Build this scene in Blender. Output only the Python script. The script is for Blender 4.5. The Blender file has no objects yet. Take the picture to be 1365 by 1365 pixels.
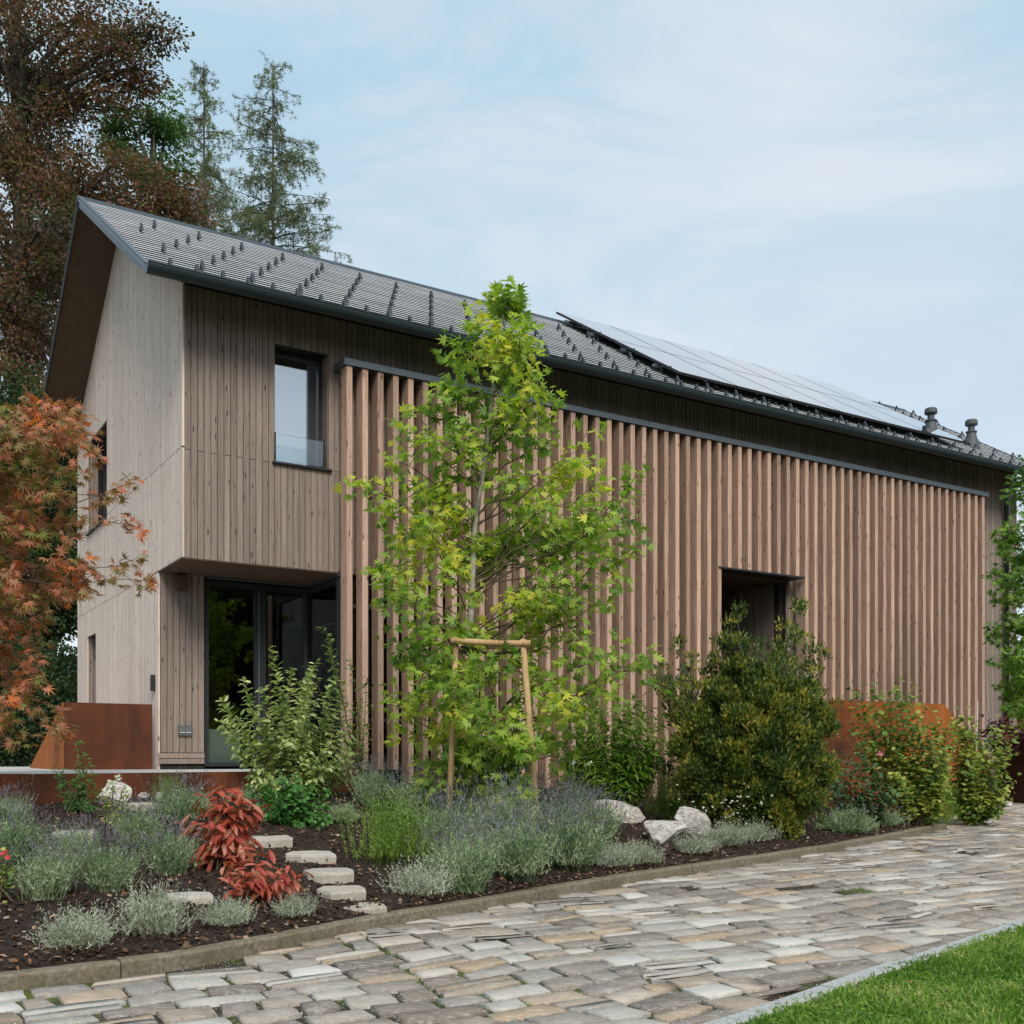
import bpy, math, random
import numpy as np
from mathutils import Vector, Matrix
random.seed(7); RNG = np.random.default_rng(7)
SC = bpy.context.scene; COL = SC.collection
R = math.radians

# ------------------------------------------------------------ camera
CAMZ, FPX, CX, HV = 1.15, 1442.0, 682.5, 1010.0
cd = bpy.data.cameras.new('camera'); cam = bpy.data.objects.new('camera', cd); COL.objects.link(cam)
cam.location = (0, 0, CAMZ); cam.rotation_euler = (R(90), 0, 0)
cd.sensor_width = 36; cd.lens = FPX/1365*36; cd.shift_y = 0.24
cd.clip_start = .1; cd.clip_end = 2000
SC.camera = cam
SC.render.resolution_x = 1024; SC.render.resolution_y = 1024

# ------------------------------------------------------------ world and sun
SUN_EL, SUN_DIR = R(42), Vector((.27, -1, 0)).normalized()
W = bpy.data.worlds.new('World'); SC.world = W; W.use_nodes = True
wt = W.node_tree; wn = wt.nodes; wl = wt.links; wn.clear()
wo = wn.new('ShaderNodeOutputWorld'); wb = wn.new('ShaderNodeBackground'); wb.inputs[1].default_value = .1
sky = wn.new('ShaderNodeTexSky'); sky.sky_type = 'NISHITA'; sky.sun_disc = False
sky.sun_elevation = SUN_EL; sky.sun_rotation = math.atan2(SUN_DIR.x, SUN_DIR.y)
tc = wn.new('ShaderNodeTexCoord')
def wnoise(scale, det, sc, rot=(0, 0, 0), rough=.55, dist=0):
    m = wn.new('ShaderNodeMapping'); m.inputs['Scale'].default_value = sc; m.inputs['Rotation'].default_value = rot
    wl.new(tc.outputs['Generated'], m.inputs[0])
    n = wn.new('ShaderNodeTexNoise'); n.inputs['Scale'].default_value = scale; n.inputs['Detail'].default_value = det
    n.inputs['Roughness'].default_value = rough; n.inputs['Distortion'].default_value = dist
    wl.new(m.outputs[0], n.inputs['Vector']); return n
def ramp(tree, src, stops):
    r = tree.nodes.new('ShaderNodeValToRGB'); e = r.color_ramp.elements
    while len(e) < len(stops): e.new(.5)
    for i, (p, c) in enumerate(stops):
        e[i].position = p; e[i].color = (*c, 1) if len(c) == 3 else c
    tree.links.new(src, r.inputs[0]); return r
n1 = wnoise(2.3, 9, (1, 1, 3.0), (0, R(20), R(10)), .6, .9)
n2 = wnoise(1.1, 3, (1, 1, 1.6), (.3, .2, 0))
c1 = ramp(wt, n1.outputs['Fac'], [(.36, (2.12, 3.12, 4.08)), (.5, (2.71, 3.70, 4.24)), (.57, (3.58, 4.03, 4.41)), (.68, (4.24, 4.37, 4.58))])
c2 = ramp(wt, n2.outputs['Fac'], [(.4, (2.25, 3.33, 4.12)), (.64, (4.15, 4.24, 4.45))])
mx = wn.new('ShaderNodeMixRGB'); mx.inputs[0].default_value = .45
wl.new(c1.outputs[0], mx.inputs[1]); wl.new(c2.outputs[0], mx.inputs[2])
sep = wn.new('ShaderNodeSeparateXYZ'); wl.new(tc.outputs['Generated'], sep.inputs[0])
hz = ramp(wt, sep.outputs['Z'], [(.10, (1, 1, 1)), (.55, (0, 0, 0))])
mh = wn.new('ShaderNodeMixRGB'); mh.inputs[2].default_value = (4.2, 4.22, 4.4, 1)
hm = wn.new('ShaderNodeMath'); hm.operation = 'MULTIPLY'; hm.inputs[1].default_value = .5
wl.new(hz.outputs[0], hm.inputs[0]); wl.new(hm.outputs[0], mh.inputs[0]); wl.new(mx.outputs[0], mh.inputs[1])
ms = wn.new('ShaderNodeMixRGB'); ms.inputs[0].default_value = .9
wl.new(sky.outputs[0], ms.inputs[1]); wl.new(mh.outputs[0], ms.inputs[2])
wl.new(ms.outputs[0], wb.inputs[0]); wl.new(wb.outputs[0], wo.inputs[0])
sd = bpy.data.lights.new('sun', 'SUN'); sd.energy = 1.5; sd.angle = R(26); sd.color = (1, .94, .86)
so = bpy.data.objects.new('sun', sd); COL.objects.link(so)
so.rotation_euler = Vector((-SUN_DIR.x*math.cos(SUN_EL), -SUN_DIR.y*math.cos(SUN_EL), -math.sin(SUN_EL))).to_track_quat('-Z', 'Y').to_euler()
SC.view_settings.view_transform = 'Standard'; SC.view_settings.look = 'None'
SC.view_settings.exposure = 1.02; SC.view_settings.gamma = 1; SC.view_settings.use_curve_mapping = False

# ------------------------------------------------------------ geometry of the place
TH = math.atan(FPX/2317.5); UX = np.array([math.cos(TH), math.sin(TH)]); UW = np.array([-math.sin(TH), math.cos(TH)])
ORG = np.array([-3.81, 12.5])
def sw(s, w): p = ORG+s*UX+w*UW; return float(p[0]), float(p[1])
def to_sw(x, y): dx, dy = x-ORG[0], y-ORG[1]; return dx*UX[0]+dy*UX[1], dx*UW[0]+dy*UW[1]
def at(u, v, y): return np.array([(u-CX)/FPX*y, y, CAMZ+(HV-v)/FPX*y])      # survey point seen at u, v and y metres away
def zdrive(y): return .018*min(max(y, 0), 24)
def drive_at(u, v):
    y = CAMZ*FPX/(v-HV+.018*FPX); return np.array([(u-CX)/FPX*y, y, .018*y])

# kerb line of the bed and edge of the lawn
KERB = [drive_at(*p)[:2] for p in ((-520, 1395), (-200, 1345), (0, 1318), (120, 1305), (240, 1290), (370, 1264), (500, 1236), (640, 1212), (800, 1184), (860, 1174), (980, 1156), (1100, 1136), (1262, 1105))]
KSW = np.array([to_sw(*p) for p in KERB])
def kerb_w(s): return float(np.interp(s, KSW[:, 0], KSW[:, 1]))
def kerb_s(s): return s
def bedz(x, y):
    s, w = to_sw(x, y); wc = kerb_w(s)
    kx, ky = sw(s, wc); zc = zdrive(ky)+.055
    wb_ = float(np.interp(s, [1.2, 2.2, 5.6, 6.8], [-2.1, -1.0, -1.2, -2.25]))
    zb = float(np.interp(s, [2.6, 5.0, 7.0, 12.0], [.80, .72, .46, .40]))
    r = min(max((w-wc)/max(wb_-wc, .2), 0), 1)
    z = zc+(zb-zc)*r**.9
    return z+.014*math.sin(x*5.1+y*2.3)*math.cos(y*4.3-x)*min(1, r*8)
def bed_at(u, v):
    y = 4.0
    while y < 19:
        p = at(u, v, y)
        if p[2] <= bedz(p[0], p[1]): break
        y += .03
    return p

# ------------------------------------------------------------ mesh helpers
def unit(v): v = np.asarray(v, float); return v/np.maximum(np.linalg.norm(v, axis=-1, keepdims=True), 1e-9)
class MB:
    def __init__(self): self.v = []; self.f = []; self.m = []
    def poly(self, pts, faces, mi=0):
        o = len(self.v); self.v += [tuple(map(float, p)) for p in pts]
        self.f += [tuple(i+o for i in f) for f in faces]; self.m += [mi]*len(faces)
    def box(self, x0, x1, y0, y1, z0, z1, mi=0):
        P = [(x0, y0, z0), (x1, y0, z0), (x1, y1, z0), (x0, y1, z0), (x0, y0, z1), (x1, y0, z1), (x1, y1, z1), (x0, y1, z1)]
        self.poly(P, [(0, 3, 2, 1), (4, 5, 6, 7), (0, 1, 5, 4), (1, 2, 6, 5), (2, 3, 7, 6), (3, 0, 4, 7)], mi)
    def prism(self, base, off, mi=0):            # base polygon swept by vector off
        n = len(base); b = [np.array(p, float) for p in base]; t = [p+np.array(off, float) for p in b]
        self.poly(b+t, [tuple(range(n-1, -1, -1)), tuple(range(n, 2*n))]+[(i, (i+1) % n, n+(i+1) % n, n+i) for i in range(n)], mi)
    def tube(self, pts, rad, n=6, mi=0, cap=True):
        pts = [np.array(p, float) for p in pts]; rad = rad if hasattr(rad, '__len__') else [rad]*len(pts)
        o = len(self.v)
        for i, p in enumerate(pts):
            d = unit(pts[min(i+1, len(pts)-1)]-pts[max(i-1, 0)])
            a = unit(np.cross(d, [0, 0, 1] if abs(d[2]) < .9 else [1, 0, 0])); b = np.cross(d, a)
            for k in range(n):
                t = 2*math.pi*k/n; self.v.append(tuple(p+rad[i]*(a*math.cos(t)+b*math.sin(t))))
        for i in range(len(pts)-1):
            for k in range(n):
                q = o+i*n; self.f.append((q+k, q+(k+1) % n, q+n+(k+1) % n, q+n+k)); self.m.append(mi)
        if cap:
            self.f.append(tuple(o+k for k in range(n-1, -1, -1))); self.f.append(tuple(o+(len(pts)-1)*n+k for k in range(n))); self.m += [mi, mi]
    def lathe(self, prof, c=(0, 0, 0), n=16, mi=0):
        self.tube([(c[0], c[1], c[2]+z) for r, z in prof], [r for r, z in prof], n, mi)
    def build(self, name, mat, parent=None, smooth=False, kind=None):
        me = bpy.data.meshes.new(name); me.from_pydata(self.v, [], self.f)
        mats = mat if isinstance(mat, (list, tuple)) else [mat]
        for q in mats: me.materials.append(q)
        if any(self.m): me.polygons.foreach_set('material_index', self.m)
        if smooth: me.polygons.foreach_set('use_smooth', [True]*len(me.polygons))
        me.update(); return link(name, me, parent, kind)
def link(name, me, parent=None, kind=None):
    o = bpy.data.objects.new(name, me); COL.objects.link(o)
    if parent is not None: o.parent = parent
    if kind: o['kind'] = kind
    return o
def mesh_np(name, V, F, mats, midx=None, tint=None, smooth=False):
    me = bpy.data.meshes.new(name); V = np.asarray(V, np.float32).reshape(-1, 3); F = np.asarray(F, np.int32)
    k = F.shape[1]; n = len(F)
    me.vertices.add(len(V)); me.vertices.foreach_set('co', V.ravel())
    me.loops.add(n*k); me.loops.foreach_set('vertex_index', F.ravel())
    me.polygons.add(n); me.polygons.foreach_set('loop_start', np.arange(0, n*k, k, dtype=np.int32))
    for q in (mats if isinstance(mats, (list, tuple)) else [mats]): me.materials.append(q)
    if midx is not None: me.polygons.foreach_set('material_index', np.asarray(midx, np.int32))
    if smooth: me.polygons.foreach_set('use_smooth', np.ones(n, bool))
    if tint is not None:
        a = me.attributes.new('tint', 'FLOAT', 'POINT'); a.data.foreach_set('value', np.asarray(tint, np.float32))
    me.update(); me.validate(); return me
def empty(name, loc, label, cat, group=None, rz=0):
    o = bpy.data.objects.new(name, None); COL.objects.link(o); o.location = loc; o.rotation_euler = (0, 0, rz)
    o.empty_display_size = .2
    return tag(o, label, cat, group)
def tag(o, label=None, cat=None, group=None, kind=None):
    if label: o['label'] = label
    if cat: o['category'] = cat
    if group: o['group'] = group
    if kind: o['kind'] = kind
    return o
def copy_tree(o, parent=None):
    c = o.copy(); COL.objects.link(c); c.parent = parent
    for ch in list(o.children): copy_tree(ch, c)
    return c

# leaf templates: grow along +x, width in y, normal +z
def leaf_tpl(kind):
    if kind == 'star':       # sweetgum / maple, five long lobes
        v = [(0, 0, 0)]; tips = [(-80, .62), (-38, .85), (0, 1.0), (38, .85), (80, .62)]
        val = [-110, -58, -19, 19, 58, 110]; pts = []
        for i in range(5):
            pts.append((val[i], .36)); pts.append(tips[i])
        pts.append((val[5], .36))
        for a, r in pts: v.append((r*math.cos(R(a))+.12, r*math.sin(R(a)), -.16*r*r))
        return np.array(v), np.array([(0, i, i+1) for i in range(1, len(v)-1)])
    if kind == 'maple':      # thin deep lobes
        v = [(0, 0, 0)]; tips = [(-112, .5), (-72, .78), (-36, .95), (0, 1.05), (36, .95), (72, .78), (112, .5)]
        val = [-135, -92, -54, -18, 18, 54, 92, 135]; pts = []
        for i in range(7):
            pts.append((val[i], .31)); pts.append(tips[i])
        pts.append((val[7], .31))
        for a, r in pts: v.append((r*math.cos(R(a))+.05, r*math.sin(R(a)), -.3*r*r))
        return np.array(v), np.array([(0, i, i+1) for i in range(1, len(v)-1)])
    if kind == 'oval':       # folded along the midrib
        v = [(0, 0, 0), (.3, .24, .05), (.68, .2, .03), (1, 0, -.1), (.68, -.2, .03), (.3, -.24, .05), (.5, 0, -.03)]
        return np.array(v), np.array([(6, 0, 5), (6, 5, 4), (6, 4, 3), (6, 3, 2), (6, 2, 1), (6, 1, 0)])
    if kind == 'slim':
        v = [(0, 0, 0), (.3, .15, .04), (.7, .13, .02), (1, 0, -.16), (.7, -.13, .02), (.3, -.15, .04), (.5, 0, -.03)]
        return np.array(v), np.array([(6, 0, 5), (6, 5, 4), (6, 4, 3), (6, 3, 2), (6, 2, 1), (6, 1, 0)])
    if kind == 'lance':
        v = [(0, 0, 0), (.35, .12, .03), (1, 0, -.12), (.35, -.12, .03)]
        return np.array(v), np.array([(0, 2, 1), (0, 3, 2)])
    if kind == 'round':
        v = [(0, 0, 0), (.3, .38, .04), (.75, .36, .02), (1, 0, -.1), (.75, -.36, .02), (.3, -.38, .04), (.5, 0, -.02)]
        return np.array(v), np.array([(6, 0, 5), (6, 5, 4), (6, 4, 3), (6, 3, 2), (6, 2, 1), (6, 1, 0)])
    if kind == 'diamond':
        v = [(0, 0, 0), (.45, .32, 0), (1, 0, -.08), (.45, -.32, 0)]
        return np.array(v), np.array([(0, 2, 1), (0, 3, 2)])
    if kind == 'needle':
        v = [(0, .045, 0), (0, -.045, 0), (1, 0, 0)]
        return np.array(v), np.array([(0, 1, 2)])
    if kind == 'tuft':       # three needles fanned out
        v = []; f = []
        for i, (a, e) in enumerate(((-35, .2), (0, .45), (35, -.1))):
            c, s_ = math.cos(R(a)), math.sin(R(a)); v += [(-.07*s_, .07*c, 0), (.07*s_, -.07*c, 0), (c, s_, e)]; f.append((3*i, 3*i+1, 3*i+2))
        return np.array(v), np.array(f)
TPL = {k: leaf_tpl(k) for k in ('star', 'maple', 'oval', 'lance', 'round', 'diamond', 'needle', 'tuft', 'slim')}
def scatter(tpl, P, X, N, S):
    tv, tf = TPL[tpl]; P, X, N, S = (np.asarray(a, float) for a in (P, X, N, S)); n = len(P)
    X = unit(X); Y = unit(np.cross(N, X)); Z = np.cross(X, Y)
    V = P[:, None, :]+S[:, None, None]*(tv[None, :, 0:1]*X[:, None, :]+tv[None, :, 1:2]*Y[:, None, :]+tv[None, :, 2:3]*Z[:, None, :])
    Fc = tf[None]+(np.arange(n)*len(tv))[:, None, None]
    return V.reshape(-1, 3), Fc.reshape(-1, 3)
def rdir(n, up=0.0):
    v = RNG.normal(size=(n, 3)); v[:, 2] += up; return unit(v)

# ------------------------------------------------------------ material helpers
class NT:
    def __init__(self, name):
        self.m = bpy.data.materials.new(name); self.m.use_nodes = True; self.t = self.m.node_tree; self.n = self.t.nodes; self.l = self.t.links
        self.b = self.n['Principled BSDF']
    def new(self, k, **kw):
        q = self.n.new(k)
        for a, b in kw.items(): setattr(q, a, b)
        return q
    def pos(self, scale=(1, 1, 1), rnd=True, obj=False):
        m = self.new('ShaderNodeMapping'); m.inputs['Scale'].default_value = scale
        src = self.new('ShaderNodeTexCoord').outputs['Object'] if obj else self.new('ShaderNodeNewGeometry').outputs['Position']
        if rnd:
            ad = self.new('ShaderNodeVectorMath', operation='ADD'); self.l.new(src, ad.inputs[0]); self.l.new(self.rand(37.0), ad.inputs[1]); src = ad.outputs[0]
        self.l.new(src, m.inputs[0]); return m.outputs[0]
    def rand(self, k=1.0):
        a = self.new('ShaderNodeMath', operation='ADD'); self.l.new(self.new('ShaderNodeObjectInfo').outputs['Random'], a.inputs[0])
        self.l.new(self.new('ShaderNodeNewGeometry').outputs['Random Per Island'], a.inputs[1])
        f = self.new('ShaderNodeMath', operation='FRACT'); self.l.new(a.outputs[0], f.inputs[0])
        if k == 1.0: return f.outputs[0]
        g = self.new('ShaderNodeMath', operation='MULTIPLY'); self.l.new(f.outputs[0], g.inputs[0]); g.inputs[1].default_value = k; return g.outputs[0]
    def noise(self, vec, scale=5, det=4, rough=.55, dist=0):
        q = self.new('ShaderNodeTexNoise'); q.inputs['Scale'].default_value = scale; q.inputs['Detail'].default_value = det
        q.inputs['Roughness'].default_value = rough; q.inputs['Distortion'].default_value = dist; self.l.new(vec, q.inputs['Vector']); return q.outputs['Fac']
    def voro(self, vec, scale=5): 
        q = self.new('ShaderNodeTexVoronoi'); q.inputs['Scale'].default_value = scale; self.l.new(vec, q.inputs['Vector']); return q
    def ramp(self, src, stops): return ramp(self.t, src, stops).outputs[0]
    def mix(self, f, a, b, mode='MIX'):
        q = self.new('ShaderNodeMixRGB', blend_type=mode)
        for i, x in enumerate((f, a, b)):
            if isinstance(x, (int, float)): q.inputs[i].default_value = x if i == 0 else (x, x, x, 1)
            elif isinstance(x, tuple): q.inputs[i].default_value = (*x, 1)
            else: self.l.new(x, q.inputs[i])
        return q.outputs[0]
    def out(self, col=None, rough=.7, bump=None, bs=.3, bd=.01, spec=.3, metal=0):
        if col is not None:
            if isinstance(col, tuple): self.b.inputs['Base Color'].default_value = (*col, 1)
            else: self.l.new(col, self.b.inputs['Base Color'])
        if isinstance(rough, (int, float)): self.b.inputs['Roughness'].default_value = rough
        else: self.l.new(rough, self.b.inputs['Roughness'])
        self.b.inputs['Specular IOR Level'].default_value = spec; self.b.inputs['Metallic'].default_value = metal
        if bump is not None:
            q = self.new('ShaderNodeBump'); q.inputs['Strength'].default_value = bs; q.inputs['Distance'].default_value = bd
            self.l.new(bump, q.inputs['Height']); self.l.new(q.outputs[0], self.b.inputs['Normal'])
        return self.m
def wood(name, c0, c1, c2, knot=.35, vari=.25, scale=1.0):
    t = NT(name); g = t.noise(t.pos((55*scale, 55*scale, 1.5*scale)), 1, 7, .68, .8)
    big = t.noise(t.pos((7, 7, .6)), 1, 3); g2 = t.ramp(g, [(.36, (0, 0, 0)), (.62, (1, 1, 1))])
    c = t.mix(g2, c0, c1); c = t.mix(t.ramp(big, [(.35, (0, 0, 0)), (.7, (.6, .6, .6))]), c, c2)
    kv = t.voro(t.pos((13, 13, 3.4)), 1.0); k = t.ramp(kv.outputs['Distance'], [(.07, (1, 1, 1)), (.17, (0, 0, 0))])
    c = t.mix(t.mix(1.0, k, knot, 'MULTIPLY'), c, tuple(x*.22 for x in c0))
    fl = t.ramp(t.noise(t.pos((75, 75, 9)), 1, 3, .6), [(.62, (0, 0, 0)), (.72, (knot, knot, knot))]); c = t.mix(fl, c, tuple(x*.35 for x in c0))
    v = t.ramp(t.rand(), [(0, (1-vari,)*3), (1, (1+vari*.6,)*3)]); c = t.mix(1.0, c, v, 'MULTIPLY')
    return t.out(c, .8, g, .45, .005, .15)
def simple(name, col, rough=.5, metal=0, spec=.4, var=.12, sc=8):
    t = NT(name); n = t.noise(t.pos((1, 1, 1), False), sc, 5)
    c = t.mix(n, tuple(x*(1-var) for x in col), tuple(x*(1+var) for x in col))
    return t.out(c, rough, n, .08, .003, spec, metal)
def leafmat(name, cols, trans=.28, clump=1.2, rough=.5):
    t = NT(name); n = len(cols)
    mixv = t.new('ShaderNodeMath', operation='MULTIPLY_ADD'); t.l.new(t.noise(t.pos((1, 1, 1), False), clump, 3), mixv.inputs[0]); mixv.inputs[1].default_value = 2.3
    h = t.new('ShaderNodeMath', operation='MULTIPLY_ADD'); t.l.new(t.rand(), h.inputs[0]); h.inputs[1].default_value = .75; h.inputs[2].default_value = -1.03
    t.l.new(h.outputs[0], mixv.inputs[2])
    c = t.ramp(mixv.outputs[0], [(i/(n-1), cols[i]) for i in range(n)])
    t.l.new(c, t.b.inputs['Base Color']); t.b.inputs['Roughness'].default_value = rough; t.b.inputs['Specular IOR Level'].default_value = .35
    tr = t.new('ShaderNodeBsdfTranslucent'); tc_ = t.mix(1.0, c, (1.5, 1.6, .8), 'MULTIPLY'); t.l.new(tc_, tr.inputs[0])
    ms_ = t.new('ShaderNodeMixShader'); ms_.inputs[0].default_value = trans
    t.l.new(t.b.outputs[0], ms_.inputs[1]); t.l.new(tr.outputs[0], ms_.inputs[2]); t.l.new(ms_.outputs[0], t.n['Material Output'].inputs[0])
    return t.m

M = {}
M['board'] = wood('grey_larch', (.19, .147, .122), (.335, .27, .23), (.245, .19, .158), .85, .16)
M['gable'] = wood('grey_larch_gable_lit', (.50, .385, .32), (.82, .685, .60), (.68, .545, .465), 1.0, .12, 1.0)  # paler, warmer larch: the gable's brighter light is put into the colour
M['slat'] = wood('reddish_larch', (.33, .20, .138), (.67, .465, .35), (.40, .265, .195), .9, .28)
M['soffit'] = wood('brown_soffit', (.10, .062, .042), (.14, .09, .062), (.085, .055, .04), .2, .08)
M['dark'] = simple('dark_backing', (.02, .018, .016), .9)
M['frame'] = simple('black_frame', (.022, .024, .027), .4)
M['zinc'] = simple('grey_metal', (.105, .125, .14), .42, .35, .5)
M['gutter'] = simple('dark_gutter', (.028, .042, .048), .38, .3, .5)
M['ridge'] = simple('ridge_metal', (.05, .058, .065), .4, .4)
M['steel'] = simple('dark_steel', (.03, .03, .033), .5, .3)
M['guard'] = simple('guard_metal', (.06, .065, .07), .4, .5)
M['pipe'] = simple('vent_pipe', (.07, .075, .08), .55)
M['white'] = simple('white_blind', (.85, .86, .88), .8, 0, .3, .02)
M['stonecap'] = simple('pale_terrace', (.52, .50, .47), .7, 0, .3, .1, 14)
M['stake'] = wood('stake_wood', (.40, .25, .12), (.62, .43, .24), (.45, .28, .13), 1.0, .1, 1.0)
M['cane'] = simple('cane', (.6, .52, .42), .7)
M['curtain'] = simple('green_linen', (.50, .58, .50), .85)
t = NT('roof_slate'); n = t.noise(t.pos((3, 3, 3)), 1, 4)
c = t.mix(t.rand(), (.44, .45, .465), (.52, .53, .545)); c = t.mix(t.ramp(n, [(.4, (0, 0, 0)), (.7, (.4, .4, .4))]), c, (.40, .41, .425))
M['slate'] = t.out(c, .42, n, .1, .004, .6)
t = NT('bark'); n = t.noise(t.pos((9, 9, 2.2), False), 3, 6, .7); M['bark'] = t.out(t.ramp(n, [(.3, (.04, .032, .026)), (.7, (.16, .135, .11))]), .9, n, .8, .02)
t = NT('pale_bark'); n = t.noise(t.pos((9, 9, 3), False), 3, 6, .7); M['palebark'] = t.out(t.ramp(n, [(.3, (.15, .13, .10)), (.6, (.42, .40, .34))]), .9, n, .5, .01)
t = NT('twig_bark'); n = t.noise(t.pos((9, 9, 3), False), 3, 4); M['twig'] = t.out(t.ramp(n, [(.3, (.06, .04, .028)), (.7, (.17, .12, .08))]), .85)
# corten: orange rust with darker weathered clouds and drips
def corten(name, a, b, d, dark):
    t = NT(name); n = t.noise(t.pos((1, 1, .55), False), 1.7, 6, .6, .3); f = t.noise(t.pos((60, 60, 60), False), 1, 3); dr = t.noise(t.pos((16, 16, .8), False), 1, 3)
    c = t.ramp(n, [(.3, d), (.3+dark, b), (.75, a)]); c = t.mix(t.ramp(dr, [(.5, (0, 0, 0)), (.8, (.35, .35, .35))]), c, d); c = t.mix(t.mix(1.0, f, .5, 'MULTIPLY'), c, t.mix(1.0, c, .5, 'MULTIPLY'))
    return t.out(c, .8, f, .25, .002, .15)
M['corten'] = corten('corten', (.42, .125, .028), (.26, .07, .022), (.07, .028, .018), .22)
M['corten_lit'] = corten('corten_lit_copy', (.46, .16, .04), (.36, .11, .03), (.16, .05, .02), .1)  # brighter copy of the rust, light on the turned panels painted in
M['corten_mid'] = corten('corten_brown', (.24, .075, .028), (.15, .048, .022), (.055, .026, .018), .25)
M['corten_dark'] = corten('corten_old', (.11, .045, .025), (.07, .03, .018), (.03, .018, .014), .2)
# stones
def stone(name, stops, rough=.75, streak=True, attr=True):
    t = NT(name)
    r = t.new('ShaderNodeAttribute', attribute_name='tint').outputs['Fac'] if attr else t.rand()
    base = t.ramp(r, stops)
    n = t.noise(t.pos((3, 3, 3)), 3, 8, .65, .4); st = t.noise(t.pos((11, 30, 20)), 1, 6, .65, 1.4)
    c = t.mix(t.ramp(n, [(.35, (0, 0, 0)), (.75, (.6, .6, .6))]), base, t.mix(1.0, base, .55, 'MULTIPLY'))
    c = t.mix(t.ramp(st, [(.5, (0, 0, 0)), (.72, (.65, .65, .65))]), c, (.60, .575, .53))
    c = t.mix(t.ramp(t.noise(t.pos((1, 1, 1), False), 9, 6, .7), [(.6, (0, 0, 0)), (.74, (.55, .55, .55))]), c, (.20, .165, .115))
    c = t.mix(t.ramp(t.noise(t.pos((1, 1, 1), False), 70, 3), [(.62, (0, 0, 0)), (.7, (.5, .5, .5))]), c, (.5, .48, .43))
    return t.out(c, rough, t.mix(.5, n, st), .8, .012, .3)
M['paver'] = stone('paving_quartzite', [(0, (.19, .155, .125)), (.18, (.30, .26, .22)), (.34, (.52, .485, .43)), (.5, (.27, .20, .14)), (.62, (.64, .61, .56)), (.74, (.42, .30, .19)), (.86, (.34, .31, .275)), (1, (.23, .18, .14))])
t = NT('white_boulder'); n = t.noise(t.pos((5, 5, 5)), 2, 9, .75, .6); cr = t.ramp(t.noise(t.pos((9, 9, 30)), 1, 6, .7, 1.5), [(.40, (1, 1, 1)), (.48, (0, 0, 0))]); M['boulder'] = t.out(t.mix(cr, t.ramp(n, [(.3, (.34, .29, .26)), (.5, (.66, .62, .58)), (.7, (.78, .76, .73))]), (.30, .25, .21)), .85, n, 1.0, .04, .2)
M['step'] = stone('stepping_sandstone', [(0, (.42, .38, .31)), (1, (.52, .48, .41))], .85, attr=False)
t = NT('kerb_granite'); n = t.noise(t.pos((1, 1, 1)), 40, 4, .7); n2_ = t.noise(t.pos((1, 1, 1)), 4, 5)
c = t.ramp(n, [(.3, (.10, .082, .052)), (.7, (.28, .24, .175))]); c = t.mix(t.ramp(n2_, [(.42, (0, 0, 0)), (.7, (.6, .6, .6))]), c, (.11, .095, .045))
M['kerb'] = t.out(c, .85, n, .4, .004)
t = NT('kerb_lawn'); n = t.noise(t.pos((1, 1, 1)), 60, 4, .7); M['kerb2'] = t.out(t.ramp(n, [(.3, (.26, .26, .25)), (.7, (.52, .52, .5))]), .85, n, .4, .003)
t = NT('joint_fill'); n = t.noise(t.pos((1, 1, 1), False), 1.3, 5, .6); f = t.noise(t.pos((1, 1, 1), False), 60, 4, .7)
c = t.ramp(f, [(.3, (.022, .017, .011)), (.6, (.06, .046, .028)), (.8, (.30, .26, .19))]); c = t.mix(t.ramp(n, [(.5, (0, 0, 0)), (.62, (.85, .85, .85))]), c, t.ramp(f, [(.3, (.05, .07, .012)), (.7, (.15, .19, .035))]))
M['joint'] = t.out(c, .95, f, .8, .01)
t = NT('bed_soil'); f = t.noise(t.pos((1, 1, 1), False), 45, 6, .75); c = t.ramp(f, [(.3, (.016, .010, .007)), (.6, (.05, .03, .02)), (.8, (.13, .085, .055))])
M['soil'] = t.out(c, .95, f, 1.0, .02)
t = NT('mulch_chip'); c = t.ramp(t.rand(), [(0, (.018, .011, .008)), (.55, (.07, .04, .026)), (.85, (.15, .095, .06)), (.93, (.38, .29, .2)), (.97, (.30, .10, .035)), (1, (.5, .42, .32))]); M['chip'] = t.out(c, .9)
t = NT('lawn_soil'); f = t.noise(t.pos((1, 1, 1), False), 25, 5); M['lawn'] = t.out(t.ramp(f, [(.3, (.03, .06, .012)), (.7, (.07, .14, .025))]), .95, f, .6, .02)
t = NT('ground_grass'); f = t.noise(t.pos((1, 1, 1), False), 3, 6); M['ground'] = t.out(t.ramp(f, [(.3, (.03, .045, .015)), (.7, (.07, .10, .03))]), .95)
M['blade'] = leafmat('lawn_blades', [(.06, .14, .014), (.12, .24, .025), (.19, .33, .04), (.36, .38, .12)], .35, 2.2)
# glass: clear with a mirror-like coat, lets daylight through to the room
def glass(name, tint=(.75, .8, .8), f0=.1):
    t = NT(name); t.n.remove(t.b)
    tr = t.new('ShaderNodeBsdfTransparent'); tr.inputs[0].default_value = (*tint, 1); gl = t.new('ShaderNodeBsdfGlossy'); gl.inputs['Roughness'].default_value = .01; gl.inputs[0].default_value = (1, 1, 1, 1)
    fr = t.new('ShaderNodeFresnel'); fr.inputs[0].default_value = 1.55; ad = t.new('ShaderNodeMath', operation='ADD'); ad.inputs[1].default_value = f0; t.l.new(fr.outputs[0], ad.inputs[0])
    ms_ = t.new('ShaderNodeMixShader'); t.l.new(ad.outputs[0], ms_.inputs[0]); t.l.new(tr.outputs[0], ms_.inputs[1]); t.l.new(gl.outputs[0], ms_.inputs[2])
    t.l.new(ms_.outputs[0], t.n['Material Output'].inputs[0]); return t.m
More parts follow.
